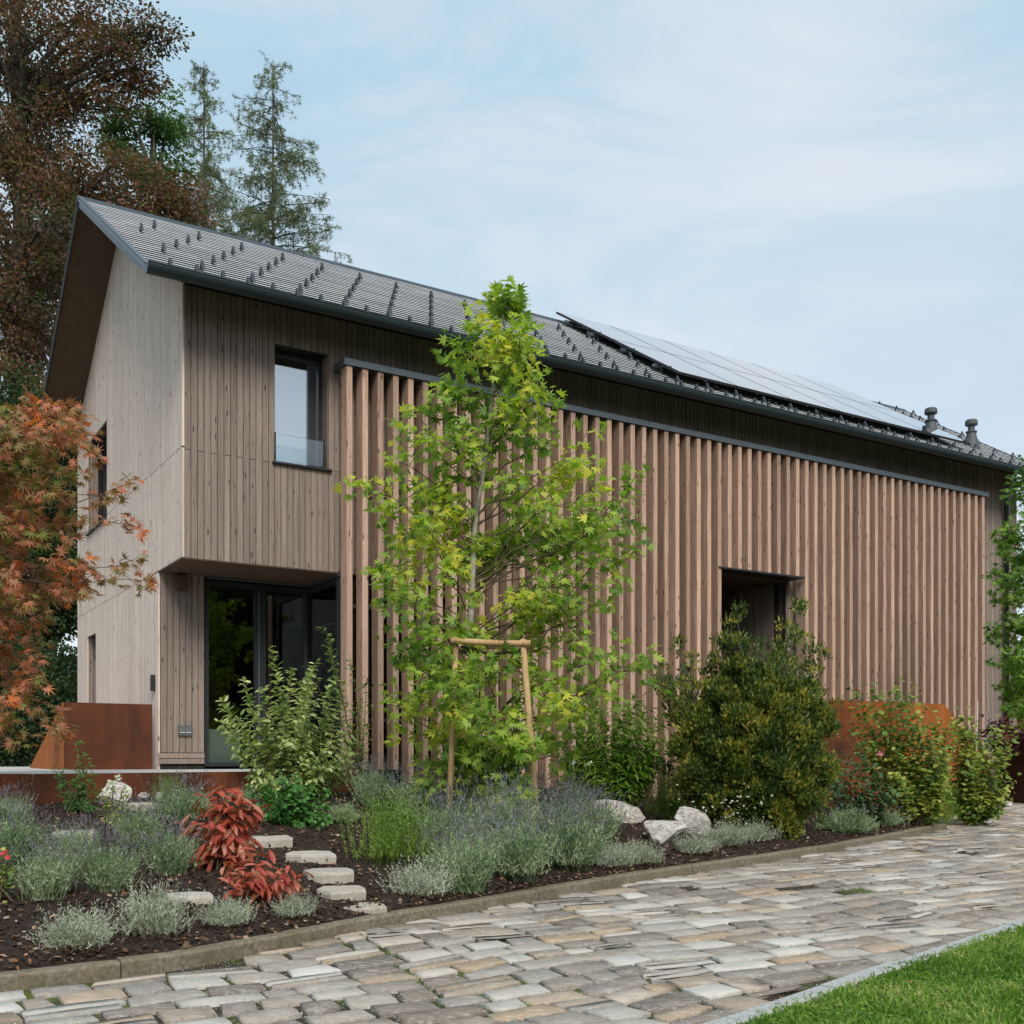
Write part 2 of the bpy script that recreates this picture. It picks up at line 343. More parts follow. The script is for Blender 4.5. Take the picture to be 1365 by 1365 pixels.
M['glass'] = glass('window_glass', (.82, .86, .84), 0.0); M['glass3'] = glass('blind_window_glass', (.92, .94, .96), .32); M['glass2'] = glass('coated_glass', (.45, .48, .5), .3); M['rail_glass'] = glass('balustrade_glass', (.93, .97, .97), .03)
t = NT('solar_glass'); vv = t.new('ShaderNodeTexBrick'); vv.inputs['Color1'].default_value = (.010, .014, .028, 1); vv.inputs['Color2'].default_value = (.016, .02, .036, 1); vv.inputs['Mortar'].default_value = (.06, .065, .075, 1); vv.inputs['Scale'].default_value = 1; vv.inputs['Brick Width'].default_value = .16; vv.inputs['Row Height'].default_value = .14; vv.inputs['Mortar Size'].default_value = .004; vv.offset = 0; t.l.new(t.pos((1, 1, 1), False, True), vv.inputs['Vector']); M['solar'] = t.out(vv.outputs['Color'], t.ramp(t.noise(t.pos((1, 1, 1), False), 1.5, 4), [(.3, (.04, .04, .04)), (.8, (.16, .16, .16))]), spec=.8); t.b.inputs['Coat Weight'].default_value = 1; t.b.inputs['Coat Roughness'].default_value = .03
# foliage
M['gum'] = leafmat('sweetgum_leaf', [(.09, .18, .03), (.18, .30, .045), (.28, .40, .055), (.39, .48, .065), (.60, .55, .07)], .42, 1.1)
M['gum2'] = leafmat('sweetgum_leaf_dark', [(.07, .15, .025), (.14, .26, .035), (.26, .38, .05)], .36, 1.1)
M['maple'] = leafmat('maple_leaf', [(.15, .19, .04), (.25, .19, .06), (.36, .17, .10), (.44, .17, .10), (.62, .17, .04)], .32, 2.2)
M['beech'] = leafmat('copper_beech_leaf', [(.055, .08, .03), (.085, .062, .04), (.13, .078, .058), (.23, .085, .045), (.12, .15, .045)], .34, .45)
M['darkleaf'] = leafmat('hedge_leaf', [(.015, .034, .012), (.03, .062, .018), (.07, .115, .03)], .25, .8)
M['midleaf'] = leafmat('green_tree_leaf', [(.045, .09, .025), (.075, .15, .035), (.12, .2, .045)], .3, .5)
M['larch'] = leafmat('larch_needle', [(.10, .115, .08), (.14, .165, .09), (.18, .225, .09)], .25, .5, .7)
M['yew'] = leafmat('yew_needle', [(.022, .045, .012), (.055, .10, .018), (.15, .19, .028), (.36, .30, .05)], .28, 3.6)
M['varieg'] = leafmat('variegated_leaf', [(.13, .20, .06), (.30, .38, .13), (.60, .64, .33)], .3, 5)
M['peony_red'] = leafmat('red_leaf', [(.20, .10, .03), (.38, .06, .04), (.50, .12, .085), (.56, .26, .17)], .32, 5)
M['lush'] = leafmat('lush_leaf', [(.07, .15, .02), (.14, .26, .03), (.25, .37, .045)], .33, 3)
M['mint'] = leafmat('mint_leaf', [(.045, .13, .028), (.08, .22, .045), (.13, .3, .07)], .3, 3)
M['roseleaf'] = leafmat('rose_leaf', [(.06, .12, .035), (.13, .22, .04), (.28, .35, .07), (.48, .46, .12)], .32, 2)
M['rosedark'] = leafmat('rose_leaf_bluish', [(.03, .075, .03), (.055, .12, .045), (.10, .17, .06)], .25, 2)
M['lav'] = leafmat('lavender_leaf', [(.11, .18, .085), (.24, .33, .17), (.42, .49, .32)], .2, 3, .8)
M['lavfl'] = leafmat('lavender_flower', [(.09, .085, .105), (.165, .16, .195), (.27, .26, .29)], .15, 3, .8)
M['silver'] = leafmat('silver_leaf', [(.26, .30, .22), (.40, .44, .35), (.52, .56, .46)], .2, 3, .85)
M['rosemary'] = leafmat('bright_herb_leaf', [(.09, .17, .025), (.17, .28, .04), (.27, .38, .075)], .3, 3)
M['purple'] = leafmat('purple_leaf', [(.03, .012, .014), (.07, .02, .02), (.12, .03, .025)], .2, 3)
M['petal_w'] = leafmat('white_petal', [(.7, .68, .6), (.8, .8, .74)], .3); M['petal_p'] = leafmat('pink_petal', [(.6, .2, .22), (.7, .42, .42)], .3)
M['petal_r'] = leafmat('red_petal', [(.5, .03, .05), (.6, .08, .1)], .3); M['fallen'] = leafmat('fallen_leaf', [(.22, .08, .04), (.32, .12, .06), (.28, .17, .07)], .1)
#--MAIN--
# ============================================================ THE SETTING
def grid_sheet(name, xs, ys, zf, mat, keep=None, kind='structure'):
    V = [(x, y, zf(x, y)) for y in ys for x in xs]; nx = len(xs)
    Fc = [(j*nx+i, j*nx+i+1, (j+1)*nx+i+1, (j+1)*nx+i) for j in range(len(ys)-1) for i in range(nx-1) if keep is None or keep((xs[i]+xs[i+1])/2, (ys[j]+ys[j+1])/2)]
    o = link(name, mesh_np(name, V, Fc, mat, smooth=True)); tag(o, kind=kind); return o
def gz(x, y): return -.12+.0*x
xs = [-400, -120, -40, -15, -5, 0, 5, 15, 40, 120, 400]; ys = [-400, -100, -30, -8, 0, 5, 10, 15, 20, 24, 60, 120, 400]
grid_sheet('ground', xs, ys, gz, M['ground'])
# driveway bed (soil, sand and moss the stones lie in)
drv = grid_sheet('driveway', list(np.linspace(-6, 26, 60)), list(np.linspace(-3, 30, 60)), lambda x, y: zdrive(y)-.017, M['joint'])
# lawn edge line
LK = [drive_at(*p)[:2] for p in ((535, 1480), (798, 1410), (962, 1362), (1108, 1312), (1250, 1264), (1365, 1225), (1520, 1180), (1700, 1140))]
def lawn_side(x, y):        # signed distance, positive on the lawn
    best = 1e9; sg = 1
    for (x0, y0), (x1, y1) in zip(LK, LK[1:]):
        dx, dy = x1-x0, y1-y0; L2 = dx*dx+dy*dy; tt = min(max(((x-x0)*dx+(y-y0)*dy)/L2, 0), 1)
        d = math.hypot(x-x0-tt*dx, y-y0-tt*dy)
        if d < best: best = d; sg = 1 if (x-x0)*dy-(y-y0)*dx > 0 else -1
    return best*sg
def bed_side(x, y):         # positive inside the bed
    s, w = to_sw(x, y); return w-kerb_w(s)
BED_END = KSW[-1, 0]
# paving: rows of split stones running along the house
def pavers():
    out = []; w = -10.5
    while w < 1.6:
        th = random.uniform(.155, .235); s = -5.2+random.uniform(0, .3)
        while s < 19.5:
            r = random.random()
            if r < .74: ln = random.uniform(.22, .42); out.append((s, s+ln, w, w+th))
            elif r < .86: ln = random.uniform(.26, .44); m = th*random.uniform(.42, .58); out += [(s, s+ln, w, w+m), (s, s+ln, w+m, w+th)]
            else: ln = random.uniform(.13, .2); out.append((s, s+ln, w, w+th))
            s += ln
        w += th
    return out
def wob(s, w): return .045*math.sin(s*1.7+w*.6)+.03*math.sin(s*3.9+w*2.1)+.02*math.sin(s*7.3-w*3)
def wob2(s, w): return .05*math.sin(w*2.3+s*.8)+.03*math.sin(w*5.1+s)
stones = []
for s0, s1, w0, w1 in pavers():
    cs, cw = (s0+s1)/2, (w0+w1)/2; x, y = sw(cs, cw)
    if y < 2.2 or y > 25 or lawn_side(x, y) > .02: continue
    if cs < BED_END+.1 and bed_side(x, y) > .03: continue
    if cs > BED_END and cw > -.3+.0*cs and cs < 16.3: continue
    if abs(x) > .62*y+1.5: continue
    if random.random() < .007: continue                     # a missing stone, filled with grit
    g = random.uniform(.009, .020); pts = []
    for a, b in ((s0+g, w0+g), (s1-g, w0+g), (s1-g, w1-g), (s0+g, w1-g)):
        pts.append((a+wob2(a, b)+random.uniform(-.016, .016), b+wob(a, b)+random.uniform(-.011, .011)))
    # extra points break the straight edges
    ring = []
    for i in range(4):
        p, q = pts[i], pts[(i+1) % 4]; ring.append(p)
        if math.hypot(q[0]-p[0], q[1]-p[1]) > .15:
            ring.append(((p[0]+q[0])/2+random.uniform(-.006, .006), (p[1]+q[1])/2+random.uniform(-.006, .006)))
    stones.append((y, cs, cw, ring))
stones.sort(key=lambda q: q[0])
def stone_geo(ring, cs, cw):
    n = len(ring); tilt = (random.uniform(-.012, .012), random.uniform(-.014, .014)); lift = random.uniform(-.003, .003); V = []
    for lvl, (dz, ins) in enumerate(((-.05, 0), (-.004, 0), (.0, .006))):
        for a, b in ring:
            L = math.hypot(a-cs, b-cw)+1e-6; k = 1-ins/L
            a2, b2 = cs+(a-cs)*k, cw+(b-cw)*k; x, y = sw(a2, b2)
            V.append((x, y, zdrive(y)+dz+lift+tilt[0]*(a2-cs)+tilt[1]*(b2-cw)+(random.uniform(-.0015, .0015) if lvl == 2 else 0)))
    x, y = sw(cs, cw); V.append((x, y, zdrive(y)+lift+.002)); Fc = []
    for l in (0, 1):
        for i in range(n):
            j = (i+1) % n; Fc += [(l*n+i, l*n+j, (l+1)*n+j), (l*n+i, (l+1)*n+j, (l+1)*n+i)]
    for i in range(n): Fc.append((2*n+i, 2*n+(i+1) % n, 3*n))
    return V, Fc
# largest on the picture first
def inframe(x, y): u = CX+FPX*x/y; v = HV+FPX*(CAMZ-zdrive(y))/y; return -10 < u < 1375 and v < 1375
vis = [q for q in stones if inframe(*sw(q[1], q[2]))]; first = set(id(q) for q in vis[:300])
V_, F_, T_ = [], [], []
for q in stones:
    V, Fc = stone_geo(q[3], q[1], q[2]); tnt = random.random()
    if id(q) in first:
        me = mesh_np('paving_stone', V, Fc, M['paver'], tint=[tnt]*len(V)); link('paving_stone', me, drv)
    else:
        o = len(V_); V_ += V; F_ += [tuple(i+o for i in f) for f in Fc]; T_ += [tnt]*len(V)
link('paving_stones_far', mesh_np('paving_stones_far', V_, F_, M['paver'], tint=T_), drv, 'stuff')

# kerbs
def along(poly, step):
    out = []; 
    for (x0, y0), (x1, y1) in zip(poly, poly[1:]):
        L = math.hypot(x1-x0, y1-y0); out += [(x0+(x1-x0)*i/ max(1, int(L/.12)), y0+(y1-y0)*i/max(1, int(L/.12))) for i in range(max(1, int(L/.12)))]
    out.append(tuple(poly[-1]))
    # smooth
    for _ in range(6): out = [out[0]]+[((out[i-1][0]+2*out[i][0]+out[i+1][0])/4, (out[i-1][1]+2*out[i][1]+out[i+1][1])/4) for i in range(1, len(out)-1)]+[out[-1]]
    segs = []; cur = [out[0]]; acc = 0
    for p, q in zip(out, out[1:]):
        acc += math.hypot(q[0]-p[0], q[1]-p[1]); cur.append(q)
        if acc > step*random.uniform(.85, 1.15): segs.append(cur); cur = [q]; acc = 0
    if len(cur) > 1: segs.append(cur)
    return segs
def kerb(name, poly, wid, h, mat, step, side):
    root = None
    for seg in along(poly, step):
        mb = MB(); P = [np.array(p) for p in seg]; n = len(P); rows = []
        dz = random.uniform(-.005, .005)
        for i, p in enumerate(P):
            d = unit(P[min(i+1, n-1)]-P[max(i-1, 0)]); nrm = np.array([-d[1], d[0]])*side
            if i == 0: p = p+d*.004
            if i == n-1: p = p-d*.004
            z = zdrive(p[1])+dz; jit = random.uniform(-.003, .003)
            c = [(0, -.15), (0, h-.014), (.012, h+jit*.4), (wid-.012, h+jit*.4), (wid, h-.014), (wid, -.15)]
            rows.append([(*(p+nrm*(a+jit)), z+b) for a, b in c])
        V = [q for r in rows for q in r]; Fc = []
        for i in range(n-1):
            for k in range(5): Fc.append((i*6+k, i*6+k+1, (i+1)*6+k+1, (i+1)*6+k))
        Fc += [tuple(range(5, -1, -1)), tuple((n-1)*6+k for k in range(6))]
        mb.poly(V, Fc); o = mb.build('kerb_stone' if root else name, mat)
        if root is None: root = tag(o, kind='structure')
        else: o.parent = root
    return root
kerb('bed_kerb', KERB, .10, .068, M['kerb'], 1.0, 1)
kerb('lawn_kerb', LK, .10, .018, M['kerb2'], .8, 1 if lawn_side(LK[2][0]-.02*(LK[3][1]-LK[2][1]), LK[2][1]+.02*(LK[3][0]-LK[2][0])) > 0 else -1)

# garden bed
V = []; Fc = []; SS = list(np.linspace(-6, BED_END+.05, 150)); NR = 34
for s in SS:
    wc = kerb_w(s)+.06; wbk = float(np.interp(s, [1.2, 1.9, 5.6, 6.6], [-2.05, -.3, -.3, -2.2]))
    for j in range(NR):
        w = wc+(max(wbk, wc+.05)-wc)*j/(NR-1); x, y = sw(s, w); V.append((x, y, bedz(x, y)+(random.uniform(-.012, .012) if 0 < j else -.01)))
for i in range(len(SS)-1):
    for j in range(NR-1): Fc.append((i*NR+j, (i+1)*NR+j, (i+1)*NR+j+1, i*NR+j+1))
tag(link('garden_bed', mesh_np('garden_bed', V, Fc, M['soil'], smooth=True)), kind='structure')
def bed_pts(n, s0, s1, pw=1.0):
    s = RNG.uniform(s0, s1, n); r = RNG.uniform(0, 1, n)**pw; P = []
    for a, b in zip(s, r):
        wc = kerb_w(a)+.09; wbk = float(np.interp(a, [1.2, 1.9, 5.6, 6.6], [-2.1, -.4, -.4, -2.3])); x, y = sw(a, wc+(wbk-wc)*b); P.append((x, y, bedz(x, y)+.004))
    return np.array(P)
P = np.vstack([bed_pts(20000, -4, 3, 1.3), bed_pts(9000, 3, BED_END, 1.2)]); n = len(P)
N = unit(RNG.normal(size=(n, 3))*.45+[0, 0, 1]); V, Fc = scatter('diamond', P+[0, 0, .006], rdir(n)*[1, 1, .35], N, RNG.uniform(.014, .045, n)**1.0)
tag(link('bark_mulch', mesh_np('bark_mulch', V, Fc, M['chip'])), kind='stuff')

# lawn
def lawn_ok(x, y): return lawn_side(x, y) > .1
xs = list(np.linspace(-1.5, 14, 90)); ys = list(np.linspace(1.0, 14, 90))
grid_sheet('lawn', xs, ys, lambda x, y: zdrive(y)+.004, M['lawn'], lambda x, y: lawn_side(x, y) > .07)
Pl = []
while len(Pl) < 120000:
    y = 2.4+9*random.random()**1.4; x = random.uniform(.1, .56*y+1.4)
    if lawn_side(x, y) > .072+.014*math.sin(x*9)+.01*math.sin(x*23): Pl.append((x, y, zdrive(y)+.004))
Pl = np.array(Pl); n = len(Pl); X = unit(RNG.normal(size=(n, 3))*[.8, .8, .3]+[0, 0, .75])
V, Fc = scatter('lance', Pl, X, rdir(n, .3), RNG.uniform(.02, .042, n))
n2 = 26000; P2 = Pl[:n2]+[0, 0, .014]+RNG.normal(size=(n2, 3))*[.004, .004, .006]; V2, F2 = scatter('round', P2, rdir(n2)*[1, 1, .2], unit(RNG.normal(size=(n2, 3))*.35+[0, 0, 1]), RNG.uniform(.009, .017, n2))
tag(link('lawn_grass', mesh_np('lawn_grass', np.vstack([V, V2]), np.vstack([Fc, F2+len(V)]), M['blade'])), kind='stuff')
# moss and weeds in the joints near the camera
Pm = []
while len(Pm) < 22000:
    y = random.uniform(4.3, 12); x = random.uniform(-.48*y, .48*y)
    if bed_side(x, y) > -.02 or lawn_side(x, y) > .0: continue
    k = math.sin(x*2.1+1)*math.sin(y*1.7)+math.sin(x*5+y*3)*.5
    near = bed_side(x, y) > -.14 or lawn_side(x, y) > -.06
    if k > .3 or (near and random.random() < .45): Pm.append((x, y, zdrive(y)-.022))
Pm = np.array(Pm); n = len(Pm); V, Fc = scatter('lance', Pm, unit(RNG.normal(size=(n, 3))*.6+[0, 0, .7]), rdir(n), RNG.uniform(.012, .026, n))
tag(link('joint_moss', mesh_np('joint_moss', V, Fc, M['lush'])), kind='stuff')
Pg = []
while len(Pg) < 16000:
    y = 4.2+12*random.random()**1.3; x = random.uniform(-.48*y, .5*y)
    if bed_side(x, y) < -.02 and lawn_side(x, y) < 0 and math.sin(x*1.3+2)*math.sin(y*1.9+x) > -.35: Pg.append((x, y, zdrive(y)+.001))
Pg = np.array(Pg); n = len(Pg); V, Fc = scatter('diamond', Pg, rdir(n)*[1, 1, .3], unit(RNG.normal(size=(n, 3))*.4+[0, 0, 1]), RNG.uniform(.004, .010, n))
tag(link('spilled_grit', mesh_np('spilled_grit', V, Fc, M['kerb2'])), kind='stuff')

# ============================================================ THE HOUSE
HS = empty('house', (ORG[0], ORG[1], 0), 'two-storey grey larch-clad house with a dark pitched roof, solar panels and slatted timber screen', 'house', None, TH)
PITCH = .625; RW, RZ = 3.22, 8.857; EW, EZ = -.62, 6.457; SE = 16.8; SL = -.56; GW = 6.47; SO = .20
def soff(w): return RZ-SO-PITCH*abs(RW-w)
def bx(mb, ax, a0, a1, d0, d1, z0, z1, mi=0):      # ax 's': wall facing the garden, 'w': gable wall
    if ax == 's': mb.box(a0, a1, d0, d1, z0, z1, mi)
    else: mb.box(d0, d1, a0, a1, z0, z1, mi)
def minus(z0, z1, a0, a1, holes):
    segs = [(z0, z1)]
    for h0, h1, y0, y1 in holes:
        if a1 > h0+.012 and a0 < h1-.012:
            nx = []
            for p, q in segs:
                if y0 > p+.01: nx.append((p, min(q, y0)))
                if y1 < q-.01: nx.append((max(p, y1), q))
                if y1 <= p or y0 >= q: nx.append((p, q))
            segs = list(dict.fromkeys((round(a, 4), round(b, 4)) for a, b in nx if b-a > .02))
    return segs
BP = .0775; ZF = 3.47; ZJ = 4.735; DOOR = (8.03, 9.78, .2, 4.03); WIN = (.026+14*BP-.007, .026+23*BP-.001, 4.73, 6.165)
GH = [(4.18, 5.60, 4.70, 6.16), (5.00, 5.62, .9, 3.08)]
# body behind the boards
wb_ = MB(); ss = [.05, WIN[0], WIN[1], 3.9, DOOR[0], DOOR[1], 15.98]
def zones(a):
    if a < 3.9: z = [(ZF, 6.63)]
    else: z = [(.2, 6.63)]
    out = []
    for p, q in z: out += minus(p, q, a-.03, a+.03, [WIN, DOOR])
    return out
for a0, a1 in zip(ss, ss[1:]):
    for p, q in zones((a0+a1)/2): wb_.box(a0, a1, .03, .3, p+.004, q)
for a0, a1 in zip([.3, 1.12, 4.18, 5.0, 5.6, 5.62], [1.12, 4.18, 5.0, 5.6, 5.62, GW-.02]):
    lo = .6 if a0 > 1.1 else ZF+.01
    for p, q in minus(lo, 6.5, a0, a1, GH): wb_.box(.03, .28, a0, a1, p, q)
wb_.prism([(.03, .05, 6.5), (.03, GW-.02, 6.5), (.03, GW-.02, soff(GW)), (.03, RW, soff(RW)-.01), (.03, .05, soff(0))], (.25, 0, 0))
wb_.box(.28, 15.98, GW-.3, GW-.02, .2, 6.5); wb_.box(15.7, 15.98, .3, GW-.3, .2, 6.5)
wb_.build('wall', M['dark'], HS)
# garden front: every board its own piece
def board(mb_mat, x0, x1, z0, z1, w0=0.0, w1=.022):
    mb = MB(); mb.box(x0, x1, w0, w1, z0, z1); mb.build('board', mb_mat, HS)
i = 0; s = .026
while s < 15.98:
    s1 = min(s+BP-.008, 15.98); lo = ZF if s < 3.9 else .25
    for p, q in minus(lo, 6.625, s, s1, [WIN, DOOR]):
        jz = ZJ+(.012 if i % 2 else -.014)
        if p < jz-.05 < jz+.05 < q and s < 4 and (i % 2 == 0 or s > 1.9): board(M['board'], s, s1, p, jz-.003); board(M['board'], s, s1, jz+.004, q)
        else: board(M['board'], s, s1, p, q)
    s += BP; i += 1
# gable boards (fine, seen edge-on): joined
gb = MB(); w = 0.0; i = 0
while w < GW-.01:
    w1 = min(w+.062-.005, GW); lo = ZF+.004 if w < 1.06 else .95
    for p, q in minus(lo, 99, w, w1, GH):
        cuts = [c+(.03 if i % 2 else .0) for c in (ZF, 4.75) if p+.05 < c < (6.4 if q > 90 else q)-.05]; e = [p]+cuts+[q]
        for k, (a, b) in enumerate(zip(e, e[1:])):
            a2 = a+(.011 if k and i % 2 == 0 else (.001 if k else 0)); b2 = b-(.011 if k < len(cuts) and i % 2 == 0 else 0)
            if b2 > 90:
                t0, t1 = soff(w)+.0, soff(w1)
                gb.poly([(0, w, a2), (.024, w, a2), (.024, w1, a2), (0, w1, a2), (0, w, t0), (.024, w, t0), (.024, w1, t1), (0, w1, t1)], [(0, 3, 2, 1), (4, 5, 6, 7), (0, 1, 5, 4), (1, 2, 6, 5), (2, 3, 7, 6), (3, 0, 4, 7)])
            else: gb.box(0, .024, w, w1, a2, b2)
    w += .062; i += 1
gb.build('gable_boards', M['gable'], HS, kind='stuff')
# far gable and rear, plain boarding for other viewpoints
rb = MB()
for k in range(int(16/BP)): rb.box(k*BP+.02, k*BP+BP+.01, GW-.02, GW, .3, 6.6)
for k in range(int(GW/BP)):
    w = k*BP; rb.poly([(15.98, w, .3), (16.0, w, .3), (16.0, w+BP-.01, .3), (15.98, w+BP-.01, .3), (15.98, w, soff(w)), (16.0, w, soff(w)), (16.0, w+BP-.01, soff(w+BP-.01)), (15.98, w+BP-.01, soff(w+BP-.01))], [(0, 3, 2, 1), (4, 5, 6, 7), (0, 1, 5, 4), (1, 2, 6, 5), (2, 3, 7, 6), (3, 0, 4, 7)])
rb.build('rear_boards', M['board'], HS, kind='stuff')
# recessed corner under the overhang
s = .026; k = 0
while s < .56:
    board(M['board'], s, min(s+BP-.008, .565), 1.215, ZF-.012, 1.08, 1.10); s += BP
for z in (1.075, 1.145): board(M['board'], .0, .565, z, z+.062, 1.075, 1.10)
mb = MB(); mb.box(.03, .57, 1.105, 1.3, .95, ZF); mb.build('wall_pier', M['dark'], HS)
GS0, GS1 = .575, 1.95
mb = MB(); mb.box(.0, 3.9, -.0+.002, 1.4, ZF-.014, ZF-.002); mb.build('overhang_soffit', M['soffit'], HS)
mb = MB(); mb.box(GS0, GS1+.02, 1.03, 1.045, ZF-.05, ZF-.02); mb.box(GS1-.02, GS1-.005, .0, 1.03, ZF-.05, ZF-.02); mb.build('blind_track', M['zinc'], HS)
def glazing(name, ax, a0, a1, z0, z1, d, bars=(), fw=.055, gm='glass', reveal=0):
    f = MB()
    bx(f, ax, a0, a1, d, d+.07, z0, z0+fw); bx(f, ax, a0, a1, d, d+.07, z1-fw*1.5, z1)
    bx(f, ax, a0, a0+fw, d+.001, d+.069, z0+fw, z1-fw*1.5); bx(f, ax, a1-fw, a1, d+.001, d+.069, z0+fw, z1-fw*1.5)
    for b, bw in bars: bx(f, ax, b-bw/2, b+bw/2, d-.004, d+.072, z0+fw, z1-fw*1.5)
    fo = f.build(name, M['frame'], HS)
    edges = [a0+fw]+[v for b, bw in bars for v in (b-bw/2, b+bw/2)]+[a1-fw]
    for e0, e1 in zip(edges[::2], edges[1::2]):
        p = MB(); bx(p, ax, e0, e1, d+.028, d+.040, z0+fw, z1-fw*1.5); p.build('pane', M[gm], fo)
    return fo
g1 = glazing('window', 's', GS0, GS1, 1.04, ZF-.06, 1.09, [(1.30, .15)], .05)
mb = MB(); mb.box(1.27, 1.285, 1.075, 1.085, 1.1, 3.3); mb.build('door_pull', M['zinc'], g1)
glazing('window', 'w', .03, 1.16, 1.04, ZF-.06, GS1-.02, [], .05)
glazing('window', 's', GS1+.08, 3.86, 1.0, ZF-.06, .10, [(2.9, .08)], .05)
# dark room behind the corner glass
mb = MB(); mb.box(.3, 7.6, 1.2, 1.22, .95, .96); mb.box(.3, 7.6, .3, 5.2, .98, 1.0); mb.box(7.4, 7.6, .3, 5.2, 1.0, 3.4); mb.box(.3, 7.6, 5.0, 5.2, 1.0, 3.4); mb.box(.3, .42, 1.4, 5.0, 1.0, 3.4); mb.box(.3, 7.6, 1.2, 5.2, 3.36, 3.42)
mb.build('room', simple('room_brown', (.06, .042, .03), .7), HS)
mb = MB(); mb.box(.62, 1.10, 1.30, 1.33, 1.06, 1.52); mb.build('linen_panel', M['curtain'], HS)
mb = MB(); mb.box(2.6, 5.4, 2.2, 3.2, 1.7, 1.76); mb.box(2.7, 2.8, 2.3, 3.1, 1.0, 1.7); mb.box(5.2, 5.3, 2.3, 3.1, 1.0, 1.7); mb.build('dining_table', M['soffit'], HS)
# upper window with blind and glass balustrade
w1 = glazing('window', 's', WIN[0]+.01, WIN[1]-.01, WIN[2]+.01, WIN[3]-.01, .20, [(1.66, .09)], .05, 'glass3')
mb = MB(); mb.box(WIN[0]+.02, 1.615, .275, .285, 4.78, 5.93); mb.build('blind', M['white'], w1)
mb = MB(); mb.box(WIN[0]-.2, WIN[1]+.2, .45, .5, 4.5, 6.4); mb.box(WIN[0]-.2, WIN[1]+.2, .3, .45, 6.3, 6.4); mb.build('room_wall', M['dark'], w1)
rv = MB(); rv.box(WIN[1]-.012, WIN[1]-.001, .023, .20, WIN[2], WIN[3]); rv.box(WIN[0]+.001, WIN[0]+.012, .023, .20, WIN[2], WIN[3]); rv.build('window_reveal', M['board'], w1)
rv = MB(); rv.box(WIN[0]+.012, WIN[1]-.012, .023, .20, WIN[3]-.012, WIN[3]-.001); rv.build('window_head', M['steel'], w1)
mb = MB(); mb.box(WIN[0]-.03, WIN[1]+.03, -.045, .13, WIN[2]-.022, WIN[2]); mb.build('window_sill', M['steel'], w1)
mb = MB(); mb.box(WIN[0]+.015, 1.72, -.012, -.002, WIN[2]+.02, 5.07); rg = mb.build('balustrade_glass', M['rail_glass'], w1)
mb = MB(); mb.box(1.735, 1.75, -.02, .01, WIN[2], 5.09); mb.box(WIN[0]+.002, WIN[0]+.012, -.02, .01, WIN[2], 5.09); mb.build('balustrade_post', M['steel'], w1)
# gable windows
for (a0, a1, z0, z1), dd in zip(GH, (.22, .2)):
    z0 = max(z0, 1.04); f = glazing('window', 'w', a0+.012, a1-.012, z0+.01, z1-.01, dd, [], .06, 'glass2')
    for k in range(int(dd/.075)): mb = MB(); mb.box(.026+k*.068, .026+k*.068+.062, a1-.012, a1-.001, z0, z1-.013); mb.build('window_reveal', M['board'], f)
    mb = MB(); mb.box(.026, dd, a0, a1, z1-.012, z1-.001); mb.build('window_head', M['steel'], f)
    if z0 > 3: mb = MB(); mb.box(-.04, dd, a0-.01, a1+.01, z0-.02, z0); mb.build('window_sill', M['steel'], f)
    mb = MB(); mb.box(dd+.3, dd+.34, a0-.2, a1+.2, z0-.1, z1+.1); mb.build('room_wall', M['dark'], f)
# entrance recess behind the screen
mb = MB(); a0, a1, z0, z1 = DOOR
mb.box(a0, a1, 2.2, 2.3, z0, z1); mb.box(a0-.1, a0, .3, 2.2, z0, z1); mb.build('recess_wall', M['dark'], HS)
mb = MB(); w = .024
while w < 2.18: mb.box(a1, a1+.02, w, w+BP-.008, z0, z1); mb.box(a0-.02, a0, w, w+BP-.008, z0, z1); w += BP
mb.build('recess_boards', M['board'], HS, kind='stuff')
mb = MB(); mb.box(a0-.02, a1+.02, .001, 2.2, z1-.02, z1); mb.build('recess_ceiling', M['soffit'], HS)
mb = MB(); mb.lathe([(.0, 0), (.05, 0), (.05, .03), (.0, .03)], (8.45, .35, z1-.052), 12); mb.build('ceiling_lamp', M['zinc'], HS)
mb = MB(); mb.box(a0+.35, a0+1.3, 2.15, 2.19, z0, 3.9); mb.build('entrance_door', M['steel'], HS)
mb = MB(); mb.box(7.985, 9.83, -.335, -.001, 4.035, 4.062); mb.build('entrance_hood', M['steel'], HS)
# slatted screen
NS = 61; sv = []
for i in range(NS):
    s = 1.908+.2092*i; z0 = 1.0 if s < 2.7 else (.5 if s < 6 else .22)
    if 8.06 < s < 9.72: z0 = 4.063
    mb = MB(); b = .004; x0, x1 = s, s+.076
    mb.prism([(x0, -.13, z0), (x0, -.32+b, z0), (x0+b, -.32, z0), (x1-b, -.32, z0), (x1, -.32+b, z0), (x1, -.13, z0)], (0, 0, 5.955-z0)); mb.build('slat', M['slat'], HS)
for z in (5.86, 4.53, 3.02, 1.6):
    for a, b_ in (((1.93, 7.98), (9.84, 14.5)) if z < 4.1 else ((1.93, 14.5),)):
        mb = MB(); mb.box(a, b_, -.128, -.09, z, z+.05); mb.build('slat_rail', M['steel'], HS)
mb = MB(); mb.box(1.868, 6.6, -.345, -.001, 5.957, 6.035); mb.build('screen_cap', M['zinc'], HS)
mb = MB(); mb.box(6.604, 14.63, -.345, -.001, 5.957, 6.035); mb.build('screen_cap', M['zinc'], HS)
